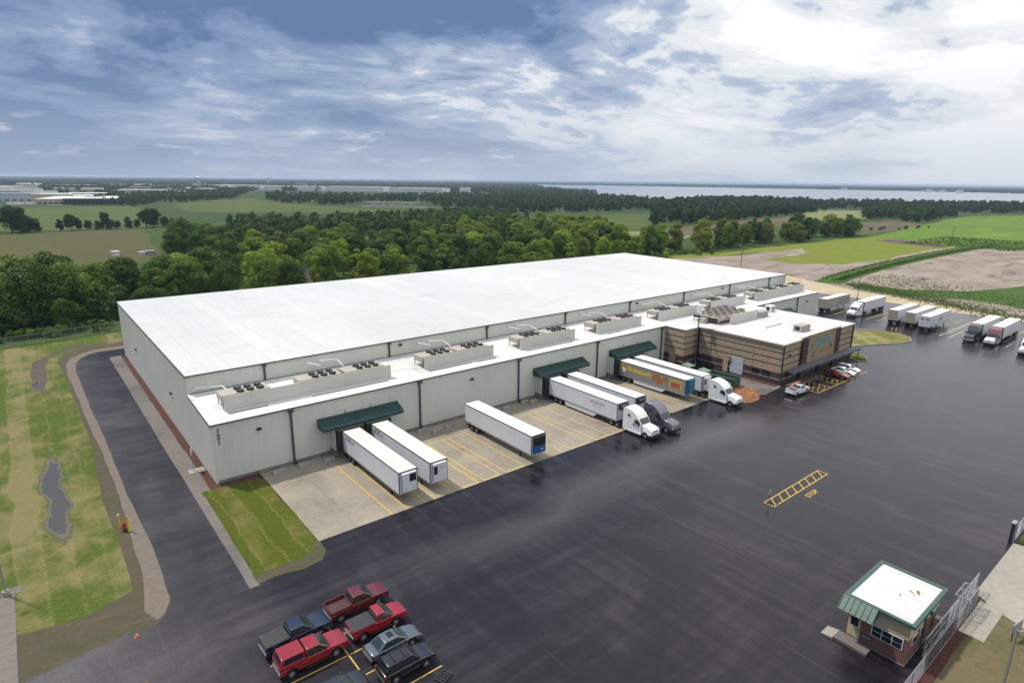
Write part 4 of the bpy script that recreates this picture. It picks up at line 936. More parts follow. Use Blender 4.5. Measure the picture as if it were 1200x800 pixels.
# fences: posts, rails, chain-link wire
def chainlink(x0, x1, z0, z1, y, step, r):
    mb = MB(); h = z1-z0; x = x0-h
    while x < x1:
        for s in (1, -1):
            a0, a1 = (x, x+h) if s == 1 else (x+h, x)
            za, zb = z0, z1
            # clip to the panel
            t0 = 0.0; t1 = 1.0; d = a1-a0
            ta = (x0-a0)/d; tb = (x1-a0)/d; lo, hi = min(ta,tb), max(ta,tb); t0 = max(t0, lo); t1 = min(t1, hi)
            if t1 > t0:
                p = (a0+d*t0, y, z0+h*t0); q = (a0+d*t1, y, z0+h*t1)
                mb.add([(p[0]-r,p[1],p[2]),(p[0]+r,p[1],p[2]),(p[0],p[1]+r*1.6,p[2]),(q[0]-r,q[1],q[2]),(q[0]+r,q[1],q[2]),(q[0],q[1]+r*1.6,q[2])], [(0,1,4,3),(1,2,5,4),(2,0,3,5)])
        x += step
    return mb
def fence(name, label, p0, p1, h, step, wire, post_gap, cat='fence'):
    p0 = Vector(p0); p1 = Vector(p1); d = p1-p0; Ln = d.length
    t_ = thing(name, label, cat, (p0.x, p0.y, 0.0), math.atan2(d.y, d.x))
    n = max(1, int(round(Ln/post_gap)))
    for k in range(n+1): MB().cyl((Ln*k/n,0,-0.05),(Ln*k/n,0,h+0.05),0.045,n=6).build('post', 'galv', t_)
    MB().cyl((0,0,h),(Ln,0,h),0.03,n=6).build('rail', 'galv', t_); MB().cyl((0,0,0.12),(Ln,0,0.12),0.022,n=6).build('rail', 'galv', t_)
    w_ = chainlink(0, Ln, 0.08, h-0.02, 0.05, step, wire).build('chain_link', 'galv', t_, fix=False); w_['kind'] = 'stuff'
    return t_
fence('chain_link_fence', 'chain link fence running past the guard house', (24,-68.95), (49.2,-68.95), 2.0, 0.20, 0.006, 3.0)
fence('chain_link_fence', 'chain link fence beyond the concrete gate opening', (66.1,-68.3), (92,-68.3), 2.1, 0.20, 0.006, 3.0)
fence('chain_link_fence', 'long chain link fence below the trees behind the turf', (-60,92), (40,110.5), 2.2, 0.30, 0.010, 3.2)
# sliding gate: truss leaf on the yard side of the fence
gt = thing('sliding_gate', 'galvanised cantilever sliding gate rolled back beside the guard house', 'gate', (38.0,-68.30,0))
for z_, r_ in ((0.25,0.05),(2.05,0.05),(1.15,0.03)): MB().cyl((0,0,z_),(14.4,0,z_),r_,n=6).build('rail', 'galv', gt)
for k in range(9): MB().cyl((1.8*k,0,0.25),(1.8*k,0,2.05),0.035,n=6).build('upright', 'galv', gt)
for k in range(8): MB().cyl((1.8*k,0,0.28),(1.8*(k+1),0,2.02),0.022,n=6).build('brace', 'galv', gt)
w_ = chainlink(0, 14.4, 0.3, 2.0, 0.04, 0.20, 0.006).build('chain_link', 'galv', gt, fix=False); w_['kind'] = 'stuff'
fr = thing('gate_gantry', 'galvanised box frame of gate posts and rollers at the opening', 'gate frame', (46.6,-69.0,0))
for x_ in (0.0, 1.4, 2.8):
    for y_ in (0.0, 1.05): MB().cyl((x_,y_,0),(x_,y_,2.15),0.07,n=8).build('post', 'galv', fr)
for y_ in (0.0, 1.05): MB().cyl((0,y_,2.15),(2.8,y_,2.15),0.045,n=6).build('rail', 'galv', fr)
for x_ in (0.0, 1.4, 2.8): MB().cyl((x_,0,2.15),(x_,1.05,2.15),0.045,n=6).build('cross_rail', 'galv', fr)
for k in range(2): MB().cyl((1.4*k,0,2.15),(1.4*(k+1),1.05,2.15),0.025,n=5).build('brace', 'galv', fr)
gp = thing('gate_post', 'dark gate post pair with rollers at the far side of the opening', 'gate post', (66.0,-68.0,0))
for x_ in (-0.35, 0.35): box('post', 'frame_black', gp, x_-0.12, x_+0.12, -0.12, 0.12, 0, 2.3, 0.01)
box('roller_bar', 'galv', gp, -0.5, 0.5, -0.2, 0.2, 2.31, 2.42)
kp = thing('keypad_post', 'tan keypad box on a post between the fence and guard house', 'keypad', (42.2,-68.0,0)); MB().cyl((0,0,0),(0,0,1.1),0.06,n=8).build('post', 'galv', kp); MB().box(-0.3,0.3,-0.25,0.25,1.1,1.9).build('cabinet', 'trailer_tan', kp, 0.03)

# ------------------------------------------------------------------ small yard things
def light_pole(label, x, y, h, mat='galv', arms=(1,), head='white_paint', rz=0, base=True, r=0.11):
    t_ = thing('light_pole', label, 'light pole', (x, y, 0), rz)
    MB().cyl((0,0,0.5 if base else 0),(0,0,h),r,r*0.6,n=10).build('pole', mat, t_)
    if base: MB().cyl((0,0,0),(0,0,0.5),0.28,n=12).build('base', 'concrete_block', t_)
    for s in arms:
        MB().cyl((0,0,h-0.15),(s*1.1,0,h-0.05),0.05,n=6).build('arm', mat, t_)
        MB().box(s*1.1-0.35,s*1.1+0.35,-0.22,0.22,h-0.12,h+0.06).build('lamp_head', head, t_, 0.04)
    return t_
light_pole('grey light pole standing on the sidewalk by the turf', -21.4, -11.0, 8.0, arms=(-1,))
light_pole('tall grey light pole on the verge outside the gate', 33.8, -74.1, 9.0, head='galv', rz=R_(-39))
light_pole('dark light pole on the sand behind the parked trailers', 209.5, 7.2, 9.0, 'frame_black', (1,), 'frame_black')
light_pole('dark light pole on the sand behind the red and white truck', 201, -41.5, 9.0, 'frame_black', (1,), 'frame_black')
t_ = light_pole('blue grey light pole in the notch between dock and office', 95.9, -5.75, 11.3, 'canopy_grey', (), base=True, r=0.2)
MB().box(-0.55,0.55,-0.3,0.3,11.3,13.3).build('lamp_cabinet', 'white_paint', t_, 0.05)
MB().cyl((0,0,11.6),(-3.2,0.4,11.5),0.10,n=6).build('arm', 'trailer_tan', t_)
sg = thing('yard_sign', 'small dark sign with its post on the hatched yellow marking', 'sign', (52.4,-46.8,0))
MB().cyl((0,0,0),(0,0,1.5),0.035,n=6).build('post', 'frame_black', sg); MB().box(-0.28,0.28,-0.02,0.02,1.2,1.75).build('plate', 'trailer_tan', sg, 0.01)
MB().cyl((0,0,0),(0,0,0.12),0.3,n=12).build('base', 'frame_black', sg)
sg = thing('gate_sign', 'dark framed sign panel on two legs on the verge by the gate', 'sign', (47.3,-72.5,0.006), R_(-10))
for x_ in (-0.6, 0.6): MB().cyl((x_,0,0),(x_,0,1.2),0.05,n=6).build('leg', 'frame_black', sg)
MB().box(-0.9,0.9,-0.05,0.05,0.9,1.7).build('sign_panel', 'unit_grey', sg, 0.02)
hy = thing('fire_hydrant', 'red fire hydrant with green foot beside the gravel shoulder', 'hydrant', (-10.95,-5.2,0))
MB().cyl((0,0,-0.03),(0,0,0.30),0.24,n=12).build('foot', 'dumpster_green', hy); MB().cyl((0,0,0.30),(0,0,0.95),0.17,n=12).cyl((0,0,0.95),(0,0,1.12),0.20,0.06,n=12).build('barrel', 'red_paint', hy, smooth=True)
MB().cyl((-0.32,0,0.72),(0.32,0,0.72),0.085,n=8).build('nozzle', 'red_paint', hy)
mk = thing('marker_post', 'tall yellow marker post standing beside the red hydrant', 'bollard', (-10.6,-5.6,0)); MB().cyl((0,0,-0.03),(0,0,1.9),0.11,n=10).build('post', 'yellow_paint', mk); MB().cyl((0,0,1.9),(0,0,2.0),0.11,0.03,n=10).build('cap', 'yellow_paint', mk)
mk2 = thing('marker_post', 'yellow marker post standing behind the red hydrant', 'bollard', (-11.3,-4.2,0)); MB().cyl((0,0,-0.03),(0,0,1.7),0.11,n=10).build('post', 'yellow_paint', mk2); MB().cyl((0,0,1.7),(0,0,1.8),0.11,0.03,n=10).build('cap', 'white_paint', mk2)
def cone(x, y, label):
    t_ = thing('traffic_cone', label, 'traffic cone', (x, y, 0)); t_.scale = (0.75,)*3; box('base', 'orange', t_, -0.2, 0.2, -0.2, 0.2, 0.0, 0.04)
    MB().cyl((0,0,0.04),(0,0,0.62),0.15,0.03,n=12).build('cone', 'orange', t_, smooth=True); MB().cyl((0,0,0.28),(0,0,0.42),0.114,0.082,n=12).build('collar', 'white_paint', t_, smooth=True)
cone(-12.7,-24.8,'orange traffic cone on the edge of the dirt and asphalt'); cone(-13.0,-31.4,'orange traffic cone out on the open asphalt')
for k_, (x_, y_) in enumerate(((84.4,-23.3),(84.9,-24.9),(87.9,-23.6),(165.3,-19.8),(165.9,-20.6),(85.9,-20.8))):
    b_ = MB().cyl((0,0,0.0),(0,0,1.1),0.13,n=12).cyl((0,0,1.1),(0,0,1.2),0.13,0.05,n=12).build('bollard', 'yellow_paint', None)
    b_.location = (x_, y_, 0.02); isl = k_ in (3, 4)
    tag(b_, 'yellow steel bollard at the grass island' if isl else 'yellow steel bollard on the red mulch island', 'bollard', 'bollards at the grass island' if isl else 'bollards on the mulch island')
hp = thing('hydrant', 'yellow hydrant between bollards on the red mulch island', 'hydrant', (86.6,-24.6,0.02)); MB().cyl((0,0,0),(0,0,0.8),0.16,n=10).cyl((0,0,0.8),(0,0,0.95),0.18,0.05,n=10).build('barrel', 'yellow_paint', hp); MB().cyl((-0.3,0,0.55),(0.3,0,0.55),0.08,n=8).build('nozzle', 'yellow_paint', hp)
dm = thing('dumpster', 'green dumpster with pale green lids by the office notch', 'dumpster', (90.4,-7.9,0.02), 0, 'dumpsters by the office')
MB().hexa([(-1.0,-0.8,0.15),(1.0,-0.8,0.15),(1.0,0.8,0.15),(-1.0,0.8,0.15)], [(-1.1,-0.95,1.35),(1.1,-0.95,1.35),(1.1,0.95,1.6),(-1.1,0.95,1.6)]).build('bin', 'dumpster_green', dm, 0.02)
for x_ in (-1.08, 0.03): MB().hexa([(x_,-0.97,1.37),(x_+1.05,-0.97,1.37),(x_+1.05,0.97,1.62),(x_,0.97,1.62)], [(x_,-0.97,1.42),(x_+1.05,-0.97,1.42),(x_+1.05,0.97,1.67),(x_,0.97,1.67)]).build('lid', 'dumpster_lid', dm)
for x_ in (-0.8, 0.8): MB().cyl((x_,-0.6,0.08),(x_,-0.45,0.08),0.08,n=8).build('caster', 'black_rubber', dm)
d2 = dup(dm, (89.9,-12.1,0.02))
ro = thing('rolloff_container', 'dark green open roll-off container beside the office walk', 'container', (89.4,-16.9,0.02), R_(-84))
mb = MB(); mb.box(-2.8,2.8,-1.2,-1.12,0.15,1.75).box(-2.8,2.8,1.12,1.2,0.15,1.75).box(-2.8,-2.72,-1.12,1.12,0.15,1.75).box(2.72,2.8,-1.12,1.12,0.15,1.75).box(-2.72,2.72,-1.12,1.12,0.15,0.25); mb.build('bin', 'dumpster_green', ro)
for k in range(7): box('rib', 'dumpster_green', ro, -2.6+0.86*k, -2.48+0.86*k, -1.27, -1.203, 0.15, 1.7)
for y_ in (-1.2, 1.2): box('top_rail', 'galv', ro, -2.82, 2.82, y_-0.06, y_+0.06, 1.752, 1.83)
for x_ in (-2.2, 2.2): MB().cyl((x_,-0.8,0.075),(x_,0.8,0.075),0.075,n=8).build('roller', 'frame_black', ro)
ut = thing('utility_box', 'small pale green utility cabinet at the roll-off container end', 'utility box', (86.9,-19.3,0.02)); MB().box(-0.5,0.5,-0.4,0.4,0,1.2).build('cabinet', 'dumpster_lid', ut, 0.04); box('plinth', 'concrete_block', ut, -0.6, 0.6, -0.5, 0.5, 0, 0.1)
pl = thing('pallet', 'small grey metal rack lying beside the yellow parking line', 'pallet', (5.6,-45.0,0.0), R_(20))
for k in range(5): box('slat', 'plastic_black', pl, -0.6+0.27*k, -0.45+0.27*k, -0.5, 0.5, 0.12, 0.15)
for y_ in (-0.45, 0.0, 0.45): box('bearer', 'frame_black', pl, -0.62, 0.63, y_-0.05, y_+0.05, 0.0, 0.119)
rb = MB().cyl((0,0,0),(0,0,0.5),0.35,n=8).build('flower_pot', 'red_paint', None); rb.location = (49.2,-74.2,0.01); tag(rb, 'red pot on the verge beside the gate sign', 'pot')

# ------------------------------------------------------------------ vehicles
def wheel(parent, x, y, r, w, big=False, dual=False):
    """wheel hub at (x, y, r); y>0 is the left side"""
    s = 1 if y > 0 else -1
    prof = [(r*0.60,-w/2),(r*0.93,-w/2),(r,-w/2+0.05),(r,w/2-0.05),(r*0.93,w/2),(r*0.60,w/2)]
    n = 20; mb = MB(); k = len(prof); vs = []
    for i in range(n):
        a_ = 2*math.pi*i/n
        for rr, yy in prof: vs.append((rr*math.cos(a_), yy, rr*math.sin(a_)))
    fs = [(i*k+j, i*k+j+1, ((i+1)%n)*k+j+1, ((i+1)%n)*k+j) for i in range(n) for j in range(k-1)]
    mb.add(vs, fs); wo_ = mb.build('wheel', 'black_rubber', parent, smooth=True)
    wo_.location = (x, y, r)
    rim = MB().cyl((0,-w*0.30,0),(0,s*w*0.36,0),r*0.62,n=16)
    rim.cyl((0,s*w*0.36,0),(0,s*w*0.50,0),r*0.22,r*0.16,n=10)
    ro_ = rim.build('rim', 'rim', wo_)
    return wo_
def arch(cx, r, z0, n=9):
    return [(cx+r*math.cos(a_), z0+r*math.sin(a_)) for a_ in [math.pi*k/(n-1) for k in range(n)]]
def clip_arch(cx, r, wr, zb, n=9):
    """arch outline from front to back meeting the sill height zb (going towards -x)"""
    a0 = math.asin(max(-1, min(1, (zb-wr)/r)))
    return [(cx+r*math.cos(a0+(math.pi-2*a0)*k/(n-1)), wr+r*math.sin(a0+(math.pi-2*a0)*k/(n-1))) for k in range(n)]
def taper(Ln, belt, nose=0.10, tail=0.04, tumble=0.05):
    def f(x, z):
        t_ = x/(Ln/2); k = 1.0
        if t_ > 0.55: k -= nose*((t_-0.55)/0.45)**2
        if t_ < -0.7: k -= tail*((-t_-0.7)/0.3)**2
        k -= tumble*max(0.0, (z-0.75)/1.0)
        return k
    return f
def greenhouse(t_, pts_lo, pts_hi, wlo, whi, body, glass='glass_dark', pillars=(), rear_glass=True, roof_name='roof'):
    """cabin between beltline (x_rear,x_front,z) and roof (x_rear,x_front,z) with glazing"""
    (r0, f0, z0), (r1, f1, z1) = pts_lo, pts_hi
    a_, b_ = wlo/2, whi/2
    MB().hexa([(r0,-a_,z0),(f0,-a_,z0),(f0,a_,z0),(r0,a_,z0)], [(r1,-b_,z1),(f1,-b_,z1),(f1,b_,z1),(r1,b_,z1)]).build('cabin', body, t_, 0.07, True, 3)
    def P(u, v, side):   # u 0..1 rear->front, v 0..1 low->high on a side
        xl = r0+(f0-r0)*u; xh = r1+(f1-r1)*u; y = a_+(b_-a_)*v
        return (xl+(xh-xl)*v, side*(y+0.008), z0+(z1-z0)*v)
    for s in (1, -1):
        for u0, u1 in pillars:
            mb = MB().quad(P(u0,0.10,s),P(u1,0.10,s),P(u1,0.86,s),P(u0,0.86,s)); mb.build('side_window', glass, t_, fix=False)
    def E(end, w, v):
        x = (f0+(f1-f0)*v+0.010) if end else (r0+(r1-r0)*v-0.010)
        y = (a_+(b_-a_)*v)*w
        return (x, y, z0+(z1-z0)*v)
    MB().quad(E(1,-0.90,0.06),E(1,0.90,0.06),E(1,0.88,0.90),E(1,-0.88,0.90)).build('windshield', glass, t_, fix=False)
    if rear_glass: MB().quad(E(0,0.86,0.12),E(0,-0.86,0.12),E(0,-0.84,0.88),E(0,0.84,0.88)).build('rear_window', glass, t_, fix=False)
def small_car_parts(t_, Ln, W, zb, lamps_z, bumper='plastic_black', tail_z=None, wr=0.34, axles=(-1.4,1.4), ww=0.22, mirror_x=0.9, mirror_z=1.0, paint_='paint_grey', track=None):
    h = Ln/2; tr = track or (W/2-ww/2-0.01)
    for x in axles:
        for s in (1, -1): wheel(t_, x, s*tr, wr, ww)
    for s in (1, -1):
        MB().box(h-0.30,h-0.045,s*W*0.30-0.17,s*W*0.30+0.17,lamps_z-0.10,lamps_z+0.05).build('headlight', 'lamp_clear', t_, 0.03)
        MB().box(-h-0.015,-h+0.14,s*W*0.41-0.10,s*W*0.41+0.10,(tail_z or lamps_z)-0.13,(tail_z or lamps_z)+0.13).build('tail_light', 'lamp_red', t_, 0.02)
        MB().box(mirror_x-0.09,mirror_x+0.09,s*(W/2+0.02)-0.02 if s > 0 else s*(W/2+0.02)-0.18,s*(W/2+0.02)+0.18 if s > 0 else s*(W/2+0.02)+0.02,mirror_z,mirror_z+0.17).build('mirror', paint_, t_, 0.03)
    MB().box(h-0.07,h+0.05,-W*0.42,W*0.42,zb,zb+0.24).build('front_bumper', bumper, t_, 0.04)
    MB().box(-h-0.09,-h+0.05,-W*0.43,W*0.43,zb+0.02,zb+0.24).build('rear_bumper', bumper, t_, 0.04)
def door_seams(t_, W, xs_, z0, z1, tumble, body):
    for s in (1, -1):
        def yy(z): return s*(W/2*(1-tumble*max(0.0, (z-0.75)))+0.004)
        for x in xs_:
            MB().quad((x-0.011,yy(z0),z0),(x+0.011,yy(z0),z0),(x+0.011,yy(0.75),0.75),(x-0.011,yy(0.75),0.75)).quad((x-0.011,yy(0.75),0.75),(x+0.011,yy(0.75),0.75),(x+0.011,yy(z1),z1),(x-0.011,yy(z1),z1)).build('door_seam', 'frame_black', t_, fix=False)
        for x in xs_[:-1]: MB().box(x+0.10,x+0.30,yy(z1-0.12)-0.01,yy(z1-0.12)+0.02,z1-0.14,z1-0.10).build('door_handle', 'plastic_black', t_)
def pickup(label, loc, rz, body, cover='open', crew=True, Ln=5.75, W=1.98, group=None, bumper='chrome', wb=3.7, name='pickup_truck', cab_short=0.0):
    t_ = thing(name, label, 'pickup truck', loc, rz, group)
    wr = 0.40; ax0, ax1 = -wb/2-0.15, wb/2-0.15; h = Ln/2; zs = 0.48
    cab_r = -0.78+cab_short; zbed = 1.12
    # one outline: sill, wheel arches, bed floor, hood
    prof = [(-h+0.03,0.55),(-h,1.05)]
    prof = [(-h,0.62)] + [(-h+0.02,0.98)] + [(cab_r-0.04,0.98)] + [(cab_r-0.02,1.20)] + [(1.30,1.20),(1.50,1.19),(h-0.9,1.16),(h-0.28,1.09),(h-0.07,1.01),(h,0.86),(h,0.50)]
    prof += [(ax1+0.62,zs)] + clip_arch(ax1, 0.52, wr, zs) + clip_arch(ax0, 0.52, wr, zs) + [(ax0-0.62,zs)]
    MB().prism(prof, -W/2, W/2, taper(Ln, 1.2, 0.09, 0.0, 0.06)).build('body', body, t_, 0.055, True, 3)
    # bed sides and tailgate stand on the body
    bz0, bz1 = 0.985, 1.34
    for s in (1, -1): MB().box(-h+0.02,cab_r-0.06,(W/2-0.13) if s > 0 else -(W/2-0.02),(W/2-0.02) if s > 0 else -(W/2-0.13),bz0-0.03,bz1).build('bed_side', body, t_, 0.03)
    MB().box(-h-0.005,-h+0.07,-W/2+0.13,W/2-0.13,bz0-0.3,bz1).build('tailgate', body, t_, 0.02)
    MB().box(cab_r-0.14,cab_r-0.06,-W/2+0.13,W/2-0.13,bz0-0.03,bz1).build('bed_front', body, t_, 0.01)
    MB().box(-h+0.07,cab_r-0.14,-W/2+0.13,W/2-0.13,bz0-0.02,bz0+0.02).build('bed_floor', 'bed_liner' if cover == 'open' else 'frame_black', t_)
    if cover == 'tonneau':
        tn = MB().box(-h+0.03,cab_r-0.05,-W/2+0.06,W/2-0.06,bz1+0.003,bz1+0.045).build('tonneau_cover', 'tonneau', t_, 0.015)
        for k in range(3): MB().box(-h+0.5+0.55*k,-h+0.52+0.55*k,-W/2+0.1,W/2-0.1,bz1+0.046,bz1+0.052).build('cover_bow', 'frame_black', tn)
    elif cover == 'cap':
        MB().hexa([(-h+0.02,-W/2+0.05,bz1+0.003),(cab_r-0.05,-W/2+0.05,bz1+0.003),(cab_r-0.05,W/2-0.05,bz1+0.003),(-h+0.02,W/2-0.05,bz1+0.003)], [(-h+0.22,-W/2+0.2,1.95),(cab_r-0.05,-W/2+0.2,1.95),(cab_r-0.05,W/2-0.2,1.95),(-h+0.22,W/2-0.2,1.95)]).build('bed_cap', body, t_, 0.06, True, 3)
        for s in (1, -1):
            def Q(x, v): return (x, s*(W/2-0.05-0.15*v+0.012), bz1+0.61*v)
            MB().quad(Q(-h+0.35,0.22),Q(cab_r-0.25,0.22),Q(cab_r-0.25,0.78),Q(-h+0.42,0.78)).build('cap_window', 'glass_dark', t_, fix=False)
        MB().quad((-h+0.05,0.72,1.46),(-h+0.05,-0.72,1.46),(-h+0.19,-0.68,1.88),(-h+0.19,0.68,1.88)).build('cap_rear_window', 'glass_dark', t_, fix=False)
    elif cover == 'rack':
        for x in (-h+0.3, cab_r-0.3):
            for s in (1, -1): MB().cyl((x,s*(W/2-0.08),bz1),(x,s*(W/2-0.08),2.0),0.03,n=6).build('rack_post', 'galv', t_)
            MB().cyl((x,-W/2+0.08,2.0),(x,W/2-0.08,2.0),0.03,n=6).build('rack_bar', 'galv', t_)
        for s in (1, -1): MB().cyl((-h+0.1,s*0.75,2.02),(1.2,s*0.75,2.06),0.03,n=6).build('rack_bar', 'galv', t_)
    fr_lo = 1.34
    door_seams(t_, W, (cab_r+0.08, 0.22, 1.18) if crew else (-0.05, 1.18), 0.52, 1.16, 0.06, body)
    greenhouse(t_, (cab_r-0.02,fr_lo,1.205), (cab_r+0.12,0.36,1.88), W*0.93, W*0.78, body, 'glass_green', ((0.08,0.40),(0.45,0.90)) if crew else ((0.30,0.90),))
    small_car_parts(t_, Ln, W, 0.48, 0.86, bumper, 1.12, wr, (ax0, ax1), 0.26, 0.98, 1.18, body)
    MB().box(h-0.03,h+0.02,-0.55,0.55,0.66,0.90).build('grille', 'plastic_black' if bumper != 'chrome' else 'chrome', t_, 0.02)
    for s in (1, -1): MB().box(-0.9,1.25,s*W/2-0.02 if s > 0 else s*W/2-0.10,s*W/2+0.10 if s > 0 else s*W/2+0.02,0.34,0.42).build('running_board', 'plastic_black', t_, 0.02)
    return t_
def sedan(label, loc, rz, body, Ln=4.75, W=1.82, H=1.45, suv=False, sunroof=False, group=None, wagon=False, roof_rails=False):
    t_ = thing('suv' if suv else 'car', label, 'SUV' if suv else 'car', loc, rz, group)
    wr = 0.36 if suv else 0.325; h = Ln/2; ax0, ax1 = -1.38, 1.36; zs = 0.40 if suv else 0.30
    zb = 1.08 if suv else 0.93
    prof = [(-h,zs+0.16),(-h-0.01,zb-0.22),(-h+0.10,zb-0.04),(-1.25,zb),(0.95,zb),(1.5,zb-0.07),(h-0.35,zb-0.19),(h-0.06,zb-0.34),(h,zs+0.22),(h-0.04,zs+0.05)]
    prof += [(ax1+0.60,zs)] + clip_arch(ax1, 0.44 if not suv else 0.47, wr, zs) + clip_arch(ax0, 0.44 if not suv else 0.47, wr, zs) + [(ax0-0.60,zs)]
    MB().prism(prof, -W/2, W/2, taper(Ln, zb, 0.13, 0.09, 0.07)).build('body', body, t_, 0.08, True, 3)
    if suv or wagon: greenhouse(t_, (-h+0.12,1.02,zb+0.004), (-h+0.42,0.25,H), W*0.90, W*0.72, body, 'glass_dark', ((0.05,0.25),(0.29,0.56),(0.60,0.92)))
    else: greenhouse(t_, (-1.80,1.15,zb+0.004), (-0.98,0.10,H), W*0.88, W*0.68, body, 'glass_green', ((0.14,0.48),(0.52,0.92)))
    door_seams(t_, W, (-1.05, -0.05, 0.92), zs+0.08, zb-0.05, 0.07, body)
    if sunroof: MB().box(-0.55,-0.05,-0.36,0.36,H+0.002,H+0.014).build('sunroof', 'glass_dark', t_, 0.004)
    if roof_rails:
        for s in (1, -1): MB().box(-1.6,0.1,s*W*0.32-0.02,s*W*0.32+0.02,H+0.003,H+0.05).build('roof_rail', 'plastic_black', t_, 0.01)
        for x in (-1.2, -0.3): MB().box(x-0.03,x+0.03,-W*0.31,W*0.31,H+0.051,H+0.075).build('roof_bar', 'plastic_black', t_, 0.01)
    small_car_parts(t_, Ln, W, zs, zb-0.42, body if not suv else 'plastic_black', zb-0.16, wr, (ax0, ax1), 0.21, 0.72, zb, body)
    MB().box(h-0.02,h+0.055,-0.42,0.42,zs+0.16,zs+0.30).build('grille', 'plastic_black', t_, 0.02)
    return t_

pickup('maroon crew cab pickup with an empty open bed', (3.85,-33.05,0), R_(1), 'paint_maroon', 'open', True)
pickup('bright red pickup with black tonneau cover, parked next to the maroon pickup', (4.1,-36.55,0), R_(0), 'paint_red', 'tonneau', False, 5.2, 1.88, wb=3.1, cab_short=0.35)
pickup('dark blue pickup with black tonneau cover', (-2.05,-33.75,0), R_(2), 'paint_blue', 'tonneau', True)
pickup('red pickup with matching cap over its bed', (-1.85,-36.7,0), R_(0), 'paint_red_cap', 'cap', True)
sedan('silver grey sedan with dark sunroof beside the red pickup', (4.05,-39.6,0), R_(1), 'paint_grey', sunroof=True)
sedan('black sport utility vehicle beside the grey sedan', (3.75,-42.35,0), R_(0), 'paint_black', 4.7, 1.88, 1.75, True, roof_rails=True)
sedan('dark charcoal car nosed up to the yellow line behind the capped pickup', (-1.75,-41.6,0), R_(2), 'paint_dark', 4.7, 1.84, 1.5)
wp = pickup('white work pickup with pipe rack by the office corner', (95.6,-28.75,0), R_(-2), 'paint_white', 'rack', True)
for k, (y_, mt) in enumerate(((0.2,'orange'),(0.34,'orange'))):
    o = MB().cyl((-2.6,y_,2.09),(1.0,y_,2.12),0.06,n=8).build('pipe', mt, None); o.location = (95.6,-28.75,0.0); o.rotation_euler = (0,0,R_(-2)); tag(o, 'orange plastic pipe tied on the white pickup rack', 'pipe', 'orange pipes on the pickup rack')
sedan('dark red sedan parked in front of the mural wall', (112.4,-28.7,0), R_(-91), 'paint_carred')
sedan('white sedan parked between red sedan and another white car', (115.4,-28.6,0), R_(-90), 'paint_white')
sedan('white hatchback at the end of the office parking row', (118.3,-28.4,0), R_(-90), 'paint_white', 4.5, 1.82, 1.5, wagon=True)

